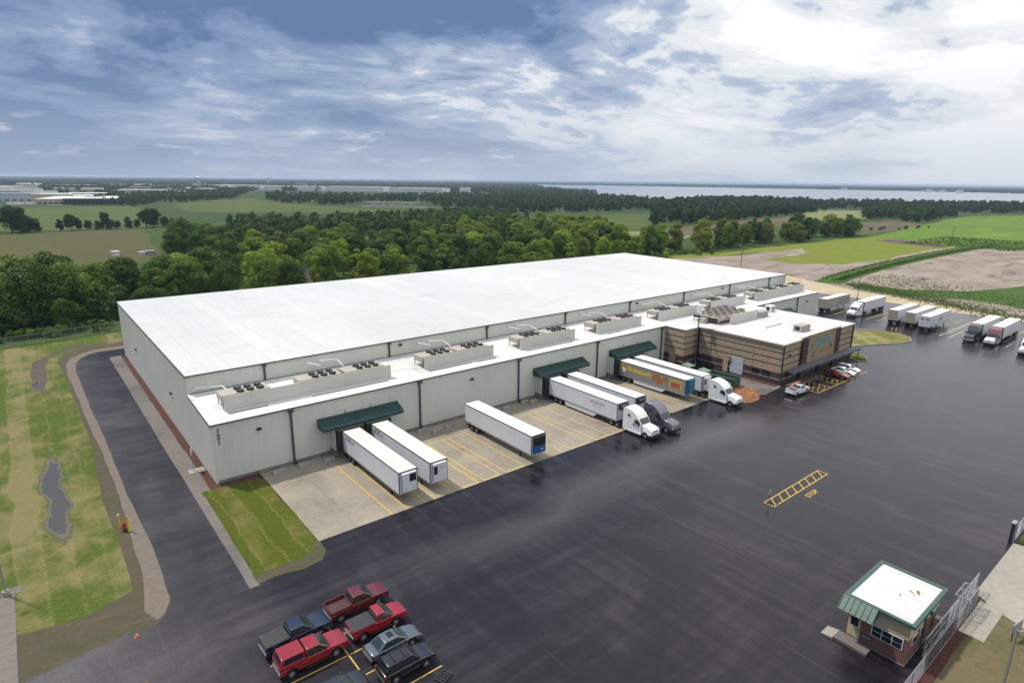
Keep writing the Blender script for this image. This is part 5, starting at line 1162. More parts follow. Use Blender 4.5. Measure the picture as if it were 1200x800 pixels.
# ---- semi trailers: rear at x=0, front at x=+Ln, origin on the ground under the rear doors
def trailer(label, loc, rz, roof='trailer_roof_white', front='reefer_white', side='trailer_white', skirt=False, landing=True, rear='trailer_white', Ln=16.15, rails='rail_dark', group=None, bogie=2.3):
    t_ = thing('semi_trailer', label, 'trailer', loc, rz, group)
    W = 2.59; z0, z1 = 1.15, 4.08
    MB().box(0.02,Ln-0.02,-W/2+0.02,W/2-0.02,z0,z1-0.03).build('box', side, t_)
    # side panels joined by posts
    for s in (1, -1):
        n = 13
        for k in range(n):
            a0 = 0.1+(Ln-0.2)*k/n; a1 = 0.1+(Ln-0.2)*(k+1)/n
            y_ = (W/2-0.02, W/2) if s > 0 else (-W/2, -W/2+0.02)
            box('side_panel', side, t_, a0+0.008, a1-0.008, y_[0]+0.001*s, y_[1], z0+0.16, z1-0.14)
        ya, yb = (W/2-0.019, W/2+0.02) if s > 0 else (-W/2-0.02, -W/2+0.019)
        box('bottom_rail', 'galv' if rails == 'rail_dark' else rails, t_, 0.0, Ln, ya, yb, z0-0.06, z0+0.155)
        box('top_rail', rails, t_, 0.0, Ln, ya, yb, z1-0.135, z1)
    MB().box(0.02,Ln-0.03,-W/2+0.05,W/2-0.05,z1-0.028,z1+0.012).build('roof', roof, t_)
    for s in (1, -1):
        ya, yb = (W/2-0.10, W/2+0.012) if s > 0 else (-W/2-0.012, -W/2+0.10)
        box('front_post', rails, t_, Ln-0.02, Ln+0.03, ya, yb, z0, z1-0.01)
    box('front_header', rails, t_, Ln-0.018, Ln+0.03, -W/2+0.10, W/2-0.10, z1-0.16, z1-0.01)
    # rear doors
    for s in (1, -1):
        ya, yb = (0.01, W/2-0.08) if s > 0 else (-W/2+0.08, -0.01)
        d_ = box('rear_door', rear, t_, -0.035, 0.018, ya, yb, z0+0.06, z1-0.16)
        for yy in (0.35, 0.85): MB().cyl((-0.06,s*yy,z0+0.1),(-0.06,s*yy,z1-0.2),0.022,n=6).build('lock_rod', 'galv', d_)
        box('tail_lamp', 'lamp_red', t_, -0.05, 0.0, ya+0.2, ya+0.5, z0-0.05, z0+0.03)
    box('rear_frame', rails, t_, -0.04, 0.018, -W/2, W/2, z1-0.155, z1)
    for s in (1, -1): box('guard_post', 'frame_black', t_, 0.02, 0.12, s*0.6-0.06, s*0.6+0.06, 0.5, z0-0.06)
    box('impact_guard', 'frame_black', t_, 0.0, 0.13, -1.15, 1.15, 0.42, 0.52)
    # running gear
    box('slider_frame', 'frame_black', t_, bogie-1.4, bogie+1.6, -0.55, 0.55, 0.62, z0)
    for x_ in (bogie-0.62, bogie+0.62):
        MB().cyl((x_,-0.95,0.50),(x_,0.95,0.50),0.07,n=8).build('axle', 'frame_black', t_)
        for s in (1, -1): wheel(t_, x_, s*0.98, 0.50, 0.56)
    for s in (1, -1): box('mud_flap', 'black_rubber', t_, bogie-1.32, bogie-1.29, s*0.98-0.3, s*0.98+0.3, 0.25, 1.0)
    for k in range(9): box('cross_member', 'frame_black', t_, bogie+2.2+k*1.25, bogie+2.3+k*1.25, -W/2+0.06, W/2-0.06, z0-0.13, z0-0.002)
    if landing:
        for s in (1, -1):
            lg = MB().box(Ln-2.85,Ln-2.68,s*0.9-0.08,s*0.9+0.08,0.16,z0).build('landing_leg', 'frame_black', t_); box('foot', 'frame_black', lg, Ln-2.95, Ln-2.58, s*0.9-0.16, s*0.9+0.16, 0.0, 0.06); box('leg_tube', 'galv', lg, Ln-2.81, Ln-2.72, s*0.9-0.045, s*0.9+0.045, 0.06, 0.159)
        MB().cyl((Ln-2.76,-0.85,0.7),(Ln-2.76,0.85,0.7),0.03,n=6).build('landing_brace', 'frame_black', t_)
    if skirt:
        for s in (1, -1):
            y_ = s*(W/2-0.05)
            MB().add([(4.1,y_-0.02,1.09),(11.9,y_-0.02,1.09),(11.0,y_-0.02,0.38),(4.3,y_-0.02,0.38),(4.1,y_+0.02,1.09),(11.9,y_+0.02,1.09),(11.0,y_+0.02,0.38),(4.3,y_+0.02,0.38)], [(0,1,2,3),(7,6,5,4),(0,4,5,1),(1,5,6,2),(2,6,7,3),(3,7,4,0)]).build('side_skirt', side if side != 'trailer_grey' else 'trailer_white', t_)
    # nose-mounted refrigeration unit
    if front:
        x0 = Ln+0.032
        if front == 'reefer_white':
            r_ = MB().box(x0,x0+0.42,-0.98,0.98,1.5,3.92).build('refrigeration_unit', 'trailer_white', t_, 0.06); box('grille', 'reefer_black', r_, x0+0.421, x0+0.44, -0.05, 0.85, 2.75, 3.75); box('latch', 'frame_black', r_, x0+0.421, x0+0.45, -0.8, -0.7, 1.8, 1.9); box('latch', 'frame_black', r_, x0+0.421, x0+0.45, 0.5, 0.6, 1.8, 1.9)
        elif front == 'reefer_side':
            r_ = MB().box(x0,x0+0.42,-0.98,0.98,1.5,3.92).build('refrigeration_unit', 'trailer_white', t_, 0.06); box('grille', 'reefer_black', r_, x0+0.421, x0+0.44, -0.95, -0.45, 2.5, 3.6); box('latch', 'frame_black', r_, x0+0.421, x0+0.45, 0.2, 0.32, 3.1, 3.25)
        elif front == 'reefer_black_blue':
            r_ = MB().box(x0,x0+0.42,-1.02,1.02,2.5,3.9).build('refrigeration_unit', 'reefer_black', t_, 0.06); MB().box(x0,x0+0.40,-1.02,1.02,1.45,2.49).build('lower_cowl', 'reefer_blue', r_, 0.05); MB().cyl((x0+0.40,0.35,1.95),(x0+0.41,0.35,1.95),0.16,n=12).build('badge', 'trailer_white', r_)
        elif front == 'reefer_top':
            r_ = MB().box(x0,x0+0.45,-0.95,0.95,3.05,3.95).build('refrigeration_unit', 'reefer_black', t_, 0.06); box('vent', 'unit_grey', r_, x0+0.451, x0+0.47, -0.8, 0.8, 3.55, 3.8)
        elif front == 'teal':
            MB().hexa([(x0,-1.12,1.35),(x0+0.45,-0.85,1.35),(x0+0.45,0.85,1.35),(x0,1.12,1.35)], [(x0,-1.12,4.0),(x0+0.45,-0.85,4.0),(x0+0.45,0.85,4.0),(x0,1.12,4.0)]).build('nose_cover', 'teal_cover', t_, 0.05)
    return t_
def letter_blocks(parent, x0, x1, z0, z1, side, mat, seed, n=7):
    """dark lettering too blurred to read: a row of separate strokes on the trailer side"""
    rnd = random.Random(seed); W = 2.59; w = (x1-x0)/n
    for k in range(n):
        xa = x1-w*k if side > 0 else x0+w*k; d = -w*0.8 if side > 0 else w*0.8
        ya, yb = (W/2+0.003, W/2+0.012) if side > 0 else (-W/2-0.012, -W/2-0.003)
        o = MB().box(min(xa,xa+d*0.35),max(xa,xa+d*0.35),ya,yb,z0,z1)
        if k % 2: o.box(min(xa+d*0.36,xa+d),max(xa+d*0.36,xa+d),ya,yb,z1-(z1-z0)*0.3,z1)
        else: o.box(min(xa+d*0.36,xa+d),max(xa+d*0.36,xa+d),ya,yb,z0,z0+(z1-z0)*0.35)
        o.build('lettering', mat, parent, fix=False)

DZ = 0.02
# at the docks, noses towards -y: local +x -> world -y
RD = R_(-90)
REAR = -2.62
t1 = trailer('white refrigerated trailer with wrinkled roof, backed into the dock nearest the lawn', (17.5,REAR,DZ), RD, 'trailer_roof_cloudy', 'reefer_white')
t2 = trailer('white refrigerated trailer with side vent unit, second dock from the lawn', (21.9,REAR,DZ), RD, 'trailer_roof_cloudy', 'reefer_side')
t3 = trailer('white trailer with black and blue nose unit parked alone on the dock pad', (37.45,-4.15,DZ), RD, 'trailer_roof_white', 'reefer_black_blue')
t4 = trailer('white trailer with side skirts and grey script coupled to the white tractor', (56.75,-2.85,DZ), RD, 'trailer_roof_white', 'reefer_top', 'trailer_white', True, True)
t5 = trailer('white trailer coupled to the dark grey tractor', (61.2,-2.75,DZ), RD, 'trailer_roof_white', 'reefer_top')
t6 = trailer('grey trailer with yellow lettering, food pictures and teal nose', (75.85,-2.2,DZ), RD, 'trailer_roof_white', 'teal', 'trailer_grey', True, True)
t7 = trailer('plain white trailer docked beside the grey lettered trailer', (80.0,-2.75,DZ), RD, 'trailer_roof_white', 'reefer_side')
# heading -y: the trailer's right side (local -y) faces world -x, which the camera sees
for t_ in (t1, t2):
    letter_blocks(t_, 1.0, 3.0, 3.1, 3.75, -1, 'letter_dark', 1, 5)
    letter_blocks(t_, 3.1, 3.9, 3.1, 3.6, -1, 'letter_grey', 2, 2)
letter_blocks(t4, 10.2, 13.6, 2.75, 3.2, -1, 'letter_grey', 3, 9); letter_blocks(t4, 10.6, 12.8, 2.3, 2.5, -1, 'letter_grey', 4, 8)
br = text_mesh('lettering', 'Brakebush', 1.35, 'letter_yellow', t6, 0.006, 0.25, 0.03)
br.data.transform(Matrix.Rotation(R_(90), 4, 'X')); br.location = (5.4, -1.305, 2.95)
MB().cyl((1.55,-1.296,2.85),(1.55,-1.306,2.85),0.92,n=24).build('emblem', 'emblem_yellow', t6)
MB().cyl((1.62,-1.307,2.55),(1.62,-1.314,2.55),0.52,n=18).build('emblem_field', 'trailer_white', t6); MB().cyl((1.75,-1.307,3.25),(1.75,-1.318,3.25),0.30,n=14).build('emblem_spot', 'food_red', t6)
rnd = random.Random(2)
for k in range(16):
    x_, z_ = 10.2+rnd.uniform(-1.3,1.6), 2.55+rnd.uniform(-0.75,0.75)
    MB().cyl((x_,-1.296,z_),(x_,-1.304-0.0012*k,z_),rnd.uniform(0.3,0.5),n=9).build('food_picture', 'food_brown', t6)
MB().box(12.6,15.4,-1.304,-1.297,1.75,3.5).build('package_picture', 'emblem_yellow', t6, fix=False); MB().box(12.95,15.0,-1.312,-1.306,1.95,2.95).build('package_label', 'food_red', t6, fix=False)
letter_blocks(t6, 4.0, 8.2, 1.75, 1.9, -1, 'letter_grey', 5, 12)

# ---- tractors: nose towards +x, origin on the ground under the front bumper
def tractor(label, loc, rz, body, sleeper=True, accent=None, hood=None, roofmat=None):
    t_ = thing('semi_tractor', label, 'truck', loc, rz)
    hood = hood or body
    W = 2.42
    # cab and sleeper with sloping roof fairing
    prof = [(-5.75,0.62),(-5.75,3.70),(-5.5,3.98),(-4.9,4.02),(-4.2,3.90),(-3.5,3.62),(-3.0,3.25),(-2.72,2.90),(-2.62,2.82),(-2.05,2.02),(-2.0,1.1),(-2.0,0.62)]
    if not sleeper: prof = [(-4.0,0.62),(-4.0,2.95),(-3.8,3.05),(-3.0,3.0),(-2.7,2.9),(-2.05,2.02),(-2.0,1.1),(-2.0,0.62)]
    def wf(x, z):
        k = 1.0-0.05*max(0.0, (z-2.6)/1.4)
        if x > -3.2: k -= 0.07*(x+3.2)/1.2
        return k
    MB().prism(prof, -W/2, W/2, wf).build('cab', body, t_, 0.07, True, 3)
    # hood
    ax = -1.25; wr = 0.50
    hp_ = [(-1.98,0.62),(-1.98,1.98),(-1.2,1.88),(-0.55,1.72),(-0.18,1.50),(-0.08,1.1),(-0.08,0.62)] + [(ax+0.64,0.55)] + clip_arch(ax, 0.60, wr, 0.55) 
    def wh_(x, z): return 0.97 - 0.10*max(0.0, (x+1.6)/1.6)**2 - 0.20*max(0.0, (z-1.25)/0.7)
    MB().prism(hp_, -W/2, W/2, wh_).build('hood', hood, t_, 0.08, True, 3)
    MB().prism([(-0.10,0.30),(-0.45,0.30),(-0.62,0.60),(-0.62,0.78),(-0.1,0.85),(0.0,0.75),(0.02,0.4)], -1.16, 1.16, lambda x, z: 0.94 if x > -0.2 else 1.0).build('bumper', 'plastic_black' if body != 'paint_semi_black' else 'chrome', t_, 0.04)
    g_ = MB().hexa([(-0.10,-0.62,0.90),(-0.055,-0.62,0.90),(-0.055,0.62,0.90),(-0.10,0.62,0.90)], [(-0.24,-0.52,1.46),(-0.155,-0.52,1.46),(-0.155,0.52,1.46),(-0.24,0.52,1.46)]).build('grille', 'chrome', t_)
    for s in (1, -1): MB().box(-0.52,-0.06,s*0.86-0.17,s*0.86+0.17,0.98,1.24).build('headlight', 'lamp_clear', t_, 0.05)
    # windshield halves and side glass
    for s in (1, -1):
        ya, yb = s*0.03, s*0.94
        MB().quad((-2.02,ya,2.06),(-2.06,yb*1.06,2.06),(-2.60,yb*1.06,2.80),(-2.56,ya,2.80)).build('windshield', 'glass_green', t_, fix=False)
        y_ = s*(W/2+0.006)
        def yy(x, z): return s*(W/2*wf(x, z)+0.012)
        MB().quad((-3.35,yy(-3.35,1.95),1.95),(-2.30,yy(-2.30,1.95),1.95),(-2.62,yy(-2.62,2.62),2.62),(-3.35,yy(-3.35,2.62),2.62)).build('side_window', 'glass_dark', t_, fix=False)
        if sleeper: MB().quad((-4.75,yy(-4.75,2.75),2.75),(-4.25,yy(-4.25,2.75),2.75),(-4.35,yy(-4.35,3.15),3.15),(-4.75,yy(-4.75,3.15),3.15)).build('sleeper_window', 'glass_dark', t_, fix=False)
        MB().box(-2.45,-2.25,s*1.42-0.09,s*1.42+0.09,1.75,2.55).build('mirror', 'plastic_black', t_, 0.04)
        MB().cyl((-2.4,s*1.10,2.2),(-2.36,s*1.40,2.2),0.03,n=6).build('mirror_arm', 'plastic_black', t_)
        back = -5.6 if sleeper else -3.9
        MB().box(back,-2.02,s*W/2-0.35 if s > 0 else -W/2-0.02,s*W/2+0.02 if s > 0 else -W/2+0.35,0.32,0.66).build('side_fairing', body if sleeper else 'chrome', t_, 0.05)
        MB().box(-2.55,-2.2,s*W/2-0.2 if s > 0 else -W/2-0.03,s*W/2+0.03 if s > 0 else -W/2+0.2,0.30,0.36).build('step', 'frame_black', t_)
        wheel(t_, ax, s*0.98, wr, 0.30)
        for x_ in (-6.9, -8.2): wheel(t_, x_, s*0.93, wr, 0.54)
        if accent: 
            MB().quad((-3.75,yy(-3.75,1.55),1.55),(-3.30,yy(-3.3,1.7),1.7),(-3.2,yy(-3.2,1.95),1.95),(-3.65,yy(-3.65,1.85),1.85)).build('door_mark', accent, t_, fix=False)
            MB().quad((-3.2,yy(-3.2,1.52),1.52),(-2.5,yy(-2.5,1.40),1.40),(-2.5,yy(-2.5,1.46),1.46),(-3.2,yy(-3.2,1.6),1.6)).build('door_mark', accent, t_, fix=False)
    for s in (1, -1): MB().box(-9.0,-0.7,s*0.42-0.06,s*0.42+0.06,0.62,0.90).build('chassis_rail', 'frame_black', t_)
    box('fifth_wheel', 'frame_black', t_, -8.0, -7.1, -0.45, 0.45, 0.905, 1.06)
    for x_ in (-6.9, -8.2): MB().cyl((x_,-0.9,0.5),(x_,0.9,0.5),0.08,n=8).build('axle', 'frame_black', t_)
    MB().cyl((ax,-0.9,0.5),(ax,0.9,0.5),0.06,n=8).build('axle', 'frame_black', t_)
    if not sleeper:
        for s in (1, -1): MB().cyl((-4.15,s*0.95,0.9),(-4.15,s*0.95,3.5),0.08,n=8).build('exhaust_stack', 'chrome', t_)
    return t_
tractor('white aero sleeper tractor with small purple door mark', (56.75,-25.9,0), RD, 'paint_semi_white', accent='letter_purple')
tractor('dark grey sleeper tractor standing beside the white tractor', (61.2,-26.5,0), RD, 'paint_semi_grey', hood='paint_semi_grey')
tractor('white aero sleeper tractor parked by the red mulch island', (80.0,-26.1,0), RD, 'paint_semi_white')
# the far parking rows, rears or noses towards -x
def rear_west(label, x, y, **kw): return trailer(label, (x, y, 0), 0.0, **kw)
t8 = rear_west('weathered trailer with tan rear doors beside the warehouse far end', 176.5, 4.3, front=None, rear='trailer_tan', roof='trailer_roof_cloudy', side='trailer_dull')
letter_blocks(t8, 8.0, 15.0, 2.0, 3.5, -1, 'letter_grey', 6, 10)
for y_, lb in ((-15.9,'white trailer with tan rear doors, outermost of three in the far row'),(-20.3,'white trailer with tan rear doors between two other trailers')):
    rear_west(lb, 175.6, y_, front='reefer_top', rear='trailer_tan', roof='trailer_roof_cloudy')
t12 = rear_west('white trailer with dark slanted side graphic and lettered rear doors', 173.4, -24.6, front='reefer_top')
letter_blocks(t12, 6.5, 10.5, 2.1, 3.0, -1, 'letter_grey', 7, 7)
letter_blocks(t12, 7.5, 9.5, 3.05, 3.4, -1, 'letter_dark', 8, 4)
for k, (ya, yb) in enumerate(((-1.0,-0.7),(-0.6,-0.3),(0.2,0.5),(0.6,0.95))): box('lettering', 'letter_dark', t12, -0.10, -0.082, ya, yb, 3.2, 3.5)
def nose_west(label, x, y, rear='trailer_white', **kw):   # nose of trailer at x, tail further east
    return trailer(label, (x+16.15, y, 0), R_(180), rear=rear, **kw)
nose_west('white trailer coupled to the white tractor in the far row', 181.6, -4.6, front='reefer_top')
tractor('white sleeper tractor in the far row facing the warehouse', (175.3,-4.6,0), R_(180), 'paint_semi_white')
nose_west('white trailer coupled to the black tractor', 174.5, -36.1, front='reefer_top')
tractor('black conventional tractor in the far row', (168.6,-36.1,0), R_(180), 'paint_semi_black', sleeper=True)
nose_west('white trailer coupled to the red and white tractor', 174.4, -40.4, front='reefer_top')
tractor('red and white tractor beside the black tractor', (168.3,-40.4,0), R_(180), 'paint_semi_red', hood='paint_cream')
nose_west('white trailer coupled to the white tractor at the end of the far row', 170.0, -48.3, front='reefer_top')
tractor('white tractor alone at the end of the far row', (163.9,-48.3,0), R_(180), 'paint_semi_white')

# ------------------------------------------------------------------ vegetation
def inside(p, poly):
    x, y = p; c = False; n = len(poly); j = n-1
    for i in range(n):
        xi, yi = poly[i]; xj, yj = poly[j]
        if (yi > y) != (yj > y) and x < (xj-xi)*(y-yi)/(yj-yi)+xi: c = not c
        j = i
    return c
def leaf_cloud(rng, n, centers, radii, size, squash=0.8):
    w = radii**2; idx = rng.choice(len(radii), n, p=w/w.sum())
    d = rng.normal(size=(n,3)); d[:,2] += 0.25; d /= np.linalg.norm(d, axis=1)[:,None]
    r = radii[idx]*(0.80+0.27*rng.random(n)**0.7)
    p = centers[idx]+d*r[:,None]*np.array([1,1,squash])
    nrm = d+0.38*rng.normal(size=(n,3)); nrm /= np.linalg.norm(nrm, axis=1)[:,None]
    q = rng.normal(size=(n,3)); e1 = np.cross(nrm, q); e1 /= np.linalg.norm(e1, axis=1)[:,None]; e2 = np.cross(nrm, e1)
    s = (size*(0.6+0.8*rng.random(n)))[:,None]
    v = np.stack([p-e1*s*0.5, p-e2*s*0.36+nrm*s*0.08, p+e1*s*0.5, p+e2*s*0.36+nrm*s*0.08], 1)
    return v
def mesh_from_quads(name, v, mat):
    n = len(v); me = bpy.data.meshes.new(name)
    me.vertices.add(n*4); me.vertices.foreach_set('co', v.reshape(-1).astype(np.float32))
    me.loops.add(n*4); me.loops.foreach_set('vertex_index', np.arange(n*4, dtype=np.int32))
    me.polygons.add(n); me.polygons.foreach_set('loop_start', np.arange(0, n*4, 4, dtype=np.int32)); me.polygons.foreach_set('loop_total', np.full(n, 4, dtype=np.int32))
    me.materials.append(MATS[mat]); me.update(calc_edges=True); me.validate()
    return me
def crown_lobes(rng, H, R, nl, bottom=0.30, pear=0.0):
    cs, rs = [], []
    for k in range(nl):
        z = bottom+(0.90-bottom)*rng.random(); t_ = (z-bottom)/(0.9-bottom)
        prof = math.sin(math.pi*min(1.0, 0.22+0.70*t_))**0.8
        a_ = rng.random()*6.283; rr = R*prof*(0.34+0.50*rng.random())
        cs.append((rr*math.cos(a_), rr*math.sin(a_), H*z)); rs.append(R*(0.20+0.24*rng.random())*(0.75+0.35*prof))
    cs.append((0,0,H*0.56)); rs.append(R*0.52)
    return np.array(cs), np.array(rs)
def trunk_mesh(rng, H, cs, r0):
    mb = MB(); top = H*0.55
    mb.cyl((0,0,-0.3),(0,0,H*0.25),r0,r0*0.75,8).cyl((0,0,H*0.25),(0.1,0.05,top),r0*0.75,r0*0.3,7)
    for k in rng.choice(len(cs), min(6, len(cs)), replace=False):
        z0 = H*(0.20+0.2*rng.random()); mb.cyl((0,0,z0), tuple(cs[k]*np.array([0.85,0.85,0.95])), r0*0.38, r0*0.10, 5)
    o = mb.build('trunk', 'bark', None, smooth=True); me = o.data; bpy.data.objects.remove(o); return me
TREES = []          # (crown mesh, trunk mesh)
rng = np.random.default_rng(7)
for k in range(9):
    H = 14.0; Rr = (4.6, 5.6, 6.4, 3.8, 5.2, 6.0, 4.4, 5.0, 3.0)[k]; bt = (0.16,0.14,0.18,0.12,0.24,0.12,0.10,0.17,0.08)[k]
    cs, rs = crown_lobes(rng, H, Rr, (26,30,34,24,28,34,26,30,22)[k], bt)
    TREES.append((mesh_from_quads('crown', leaf_cloud(rng, 7500, cs, rs, 0.54), 'leaf'), trunk_mesh(rng, H, cs, 0.34)))
SHRUBS = []
for k in range(3):
    cs, rs = crown_lobes(rng, 3.2, 2.0, 8, 0.12); SHRUBS.append((mesh_from_quads('crown', leaf_cloud(rng, 900, cs, rs, 0.42), 'leaf'), trunk_mesh(rng, 3.2, cs, 0.10)))
TONES = {'dark': (0.055, 0.104, 0.016), 'mid': (0.105, 0.165, 0.022), 'light': (0.185, 0.260, 0.028), 'olive': (0.130, 0.165, 0.032), 'deep': (0.029, 0.057, 0.014)}
def tree(x, y, s, tone, where, kind=None, rnd=random, sz=None, shrub=False):
    lib = SHRUBS if shrub else TREES
    k = rnd.randrange(len(lib)) if kind is None else kind
    word = {'dark':'dark green','mid':'mid green','light':'light yellow green','olive':'olive green','deep':'deep green'}[tone]
    nm = 'shrub' if shrub else 'tree'
    t_ = bpy.data.objects.new('deciduous_tree' if not shrub else 'shrub', None); C.objects.link(t_); t_.location = (x, y, -0.04)
    t_.rotation_euler = (0,0,rnd.random()*6.283); t_.scale = (s, s, sz or s*rnd.uniform(0.9,1.1))
    tag(t_, f'{word} leafy {nm} {where}', nm, f'{word} {nm}s {where}')
    c = bpy.data.objects.new('crown', lib[k][0]); C.objects.link(c); c.parent = t_
    j = rnd.uniform(0.8, 1.22); col = TONES[tone]; c.color = (col[0]*j*rnd.uniform(.93,1.1), col[1]*j, col[2]*j, 1)
    b_ = bpy.data.objects.new('trunk', lib[k][1]); C.objects.link(b_); b_.parent = t_
    return t_
rnd = random.Random(31)
# prominent trees by the fence, west of the warehouse
W1 = 'standing behind the long chain link fence'
for x, y, s, tone, k in ((-13,121,1.12,'dark',2),(-22,117,1.0,'mid',1),(-5,125,1.02,'mid',5),(-28,121,1.05,'dark',5),(-17,135,1.20,'mid',2),(-8,141,1.15,'dark',1),(2,131,0.98,'mid',4),(9,137,1.0,'dark',7),(15,128,0.85,'mid',6),(-26,138,1.1,'mid',5),(5,118,0.62,'dark',0),(-18,110,0.52,'dark',3),(-8,112,0.55,'dark',4),(20,142,0.95,'dark',1),(-24,108,0.5,'deep',6),(12,116,0.6,'dark',2),(-1,114,0.5,'deep',6),(27,147,0.9,'light',5),(33,141,0.82,'mid',1),(24,133,0.75,'dark',7),(-13,112,0.42,'deep',3)):
    tree(x, y, s*1.25, tone, W1, k, rnd, sz=s*1.1)
# belt behind the warehouse
beltA = [(14,118),(40,112),(95,108),(165,104),(205,100),(226,110),(242,142),(282,188),(308,238),(306,285),(250,282),(190,262),(140,238),(100,232),(80,262),(60,290),(44,262),(52,210),(40,160)]
W2 = 'in the tree belt behind the warehouse'
pts = []
tries = 0
while len(pts) < 190 and tries < 60000:
    tries += 1
    p = (rnd.uniform(10,310), rnd.uniform(102,292))
    if not inside(p, beltA): continue
    if any((p[0]-q[0])**2+(p[1]-q[1])**2 < 9.6**2 for q in pts): continue
    if 60 < p[0] < 76 and p[1] < 175 and rnd.random() < 0.4: continue
    if 205 < p[0] < 228 and 158 < p[1] < 178: continue
    pts.append(p)
for p in pts:
    x, y = p
    if x > 170: tone = rnd.choices(('mid','light','olive','dark'), (3,3,3,1.5))[0]
    elif y > 215: tone = rnd.choices(('mid','dark','light','olive','deep'), (3.2,2.8,2.2,1.4,0.8))[0]
    else: tone = rnd.choices(('mid','dark','light','deep'), (3.2,3.2,1.8,1.0))[0]
    s_ = rnd.choice((rnd.uniform(0.8,1.1), rnd.uniform(1.05,1.6))) if y > 130 else rnd.uniform(0.75,1.15)
    tree(x, y, s_, tone, W2, None, rnd, sz=rnd.uniform(0.78,0.95)+0.16*s_)
for x_, y_, s_, tn in ((236,122,0.9,'dark'),(244,130,1.0,'olive'),(250,150,1.15,'olive'),(262,172,1.2,'light'),(258,160,1.1,'light'),(270,185,1.25,'olive'),(228,128,1.05,'mid'),(240,145,1.15,'light'),(282,205,1.3,'light'),(276,196,1.3,'light'),(292,222,1.3,'mid')): tree(x_, y_, s_, tn, W2, None, rnd)
tree(52,272,1.25,'dark','standing over the mown field corner',2,rnd); tree(64,262,1.15,'mid','standing over the mown field corner',5,rnd); tree(46,262,0.9,'dark','standing over the mown field corner',1,rnd)
# hedgerow between the fields
W3 = 'in the hedgerow across the olive field'
for x, y, s, k in ((-26,462,0.85,1),(-14,464,1.25,2),(-8,466,1.15,5),(-2,464,0.8,1),(13,468,0.62,0),(20,469,0.95,4),(24,470,0.55,7),(30,470,0.5,1),(36,472,0.5,5),(41,470,1.0,6),(44,474,0.55,2),(56,474,0.6,5),(62,476,0.5,1),(68,474,1.15,4),(74,477,1.1,7),(80,470,0.6,2),(0,465,0.45,3),(49,474,0.45,1),(86,474,0.5,6)):
    tree(x, y, s, 'deep', W3, k, rnd)
# hedge on the right and the lone trees beyond
W4 = 'in the hedge beside the construction ground'
for k in range(46):
    x = 256+k*5.3+rnd.uniform(-2,2)
    tree(x, 128+rnd.uniform(-2,16)+4*math.sin(k*0.4), rnd.uniform(0.85,1.1) if k % 5 else 1.25, rnd.choices(('mid','dark','light','olive'), (3,3,1.3,1))[0], W4, None, rnd)
for k in range(14): tree(236+k*5.0, 118+rnd.uniform(-3,9), rnd.uniform(0.6,1.1), rnd.choice(('light','olive','mid')), 'at the edge of the construction ground', None, rnd, shrub=True)
for k in range(10): tree(560+k*9, 142+rnd.uniform(-4,4)-k*2.2, rnd.uniform(0.6,1.0), 'dark', 'on the edge of the bright green field', None, rnd, shrub=True)
for k in range(12): tree(-24+k*2.1, 101+k*0.35+rnd.uniform(1.5,5), rnd.uniform(0.5,0.95), rnd.choice(('mid','dark')), 'growing against the long fence', None, rnd, shrub=True)
# ---- far woods: a mass of crowns, one object for each wood
rng = np.random.default_rng(11)
FT = []
for k in range(6):
    cs, rs = crown_lobes(rng, 12.0, (4.8,5.6,6.2,4.2,5.2,6.6)[k], 9, 0.12); FT.append(leaf_cloud(rng, 150, cs, rs, 2.3))
FT2 = []
for k in range(5):
    cs, rs = crown_lobes(rng, 12.0, 6.0, 7, 0.1); FT2.append(leaf_cloud(rng, 46, cs, rs, 4.2))
def wood(name, label, poly, spacing, col, lib=FT, smin=0.7, smax=1.15, edge_only=None):
    xs_ = [p[0] for p in poly]; ys_ = [p[1] for p in poly]
    area = abs(sum(poly[i][0]*poly[(i+1)%len(poly)][1]-poly[(i+1)%len(poly)][0]*poly[i][1] for i in range(len(poly))))/2
    n = int(area/spacing**2); out = []; k = 0; tr = 0
    while k < n and tr < n*30:
        tr += 1
        p = (rng.uniform(min(xs_), max(xs_)), rng.uniform(min(ys_), max(ys_)))
        if not inside(p, poly): continue
        s = rng.uniform(smin, smax); a_ = rng.random()*6.283; c_, s_ = math.cos(a_), math.sin(a_)
        v = lib[rng.integers(len(lib))]; m_ = np.array([[c_,-s_,0],[s_,c_,0],[0,0,1]])*s
        out.append(v@m_.T+np.array([p[0], p[1], -0.05])); k += 1
    if not out: return
    me = mesh_from_quads(name, np.concatenate(out), 'leaf'); o = bpy.data.objects.new(name, me); C.objects.link(o)
    o.color = (*col, 1); o['kind'] = 'stuff'; tag(o, label, 'woods'); return o
G1 = (0.034, 0.064, 0.020)
wood('woods', 'dark wood beyond the far field, left of the crest', WOODS['wood_a'], 17, (0.042,0.075,0.020))
wood('woods', 'dark wood around the electrical substation', WOODS['wood_b'], 17, (0.040,0.072,0.020))
wood('woods', 'dark wood sloping down to the lake shore', WOODS['wood_c'], 16, G1)
wood('woods', 'dense dark wood behind the brown field', WOODS['wood_d'], 13.5, (0.027,0.054,0.016), smin=0.8, smax=1.25)
wood('woods', 'dark wood along the near lake shore on the right', WOODS['wood_e'], 15, G1)
wood('woods', 'dark clump of woods at the corner of the bright green field', WOODS['wood_f'], 13, (0.036,0.070,0.018))
wood('woods', 'tree row crossing the middle distance behind the belt', [(95,330),(150,330),(190,316),(250,330),(320,352),(400,402),(380,450),(300,430),(230,400),(180,420),(110,430)], 10.5, (0.055,0.092,0.020), smin=0.7, smax=1.1)
wood('woods', 'low tree row running along the middle field', [(130,455),(200,430),(300,450),(420,480),(460,500),(450,520),(300,480),(200,462),(140,485)], 10, (0.038,0.068,0.018), smin=0.5, smax=0.9)
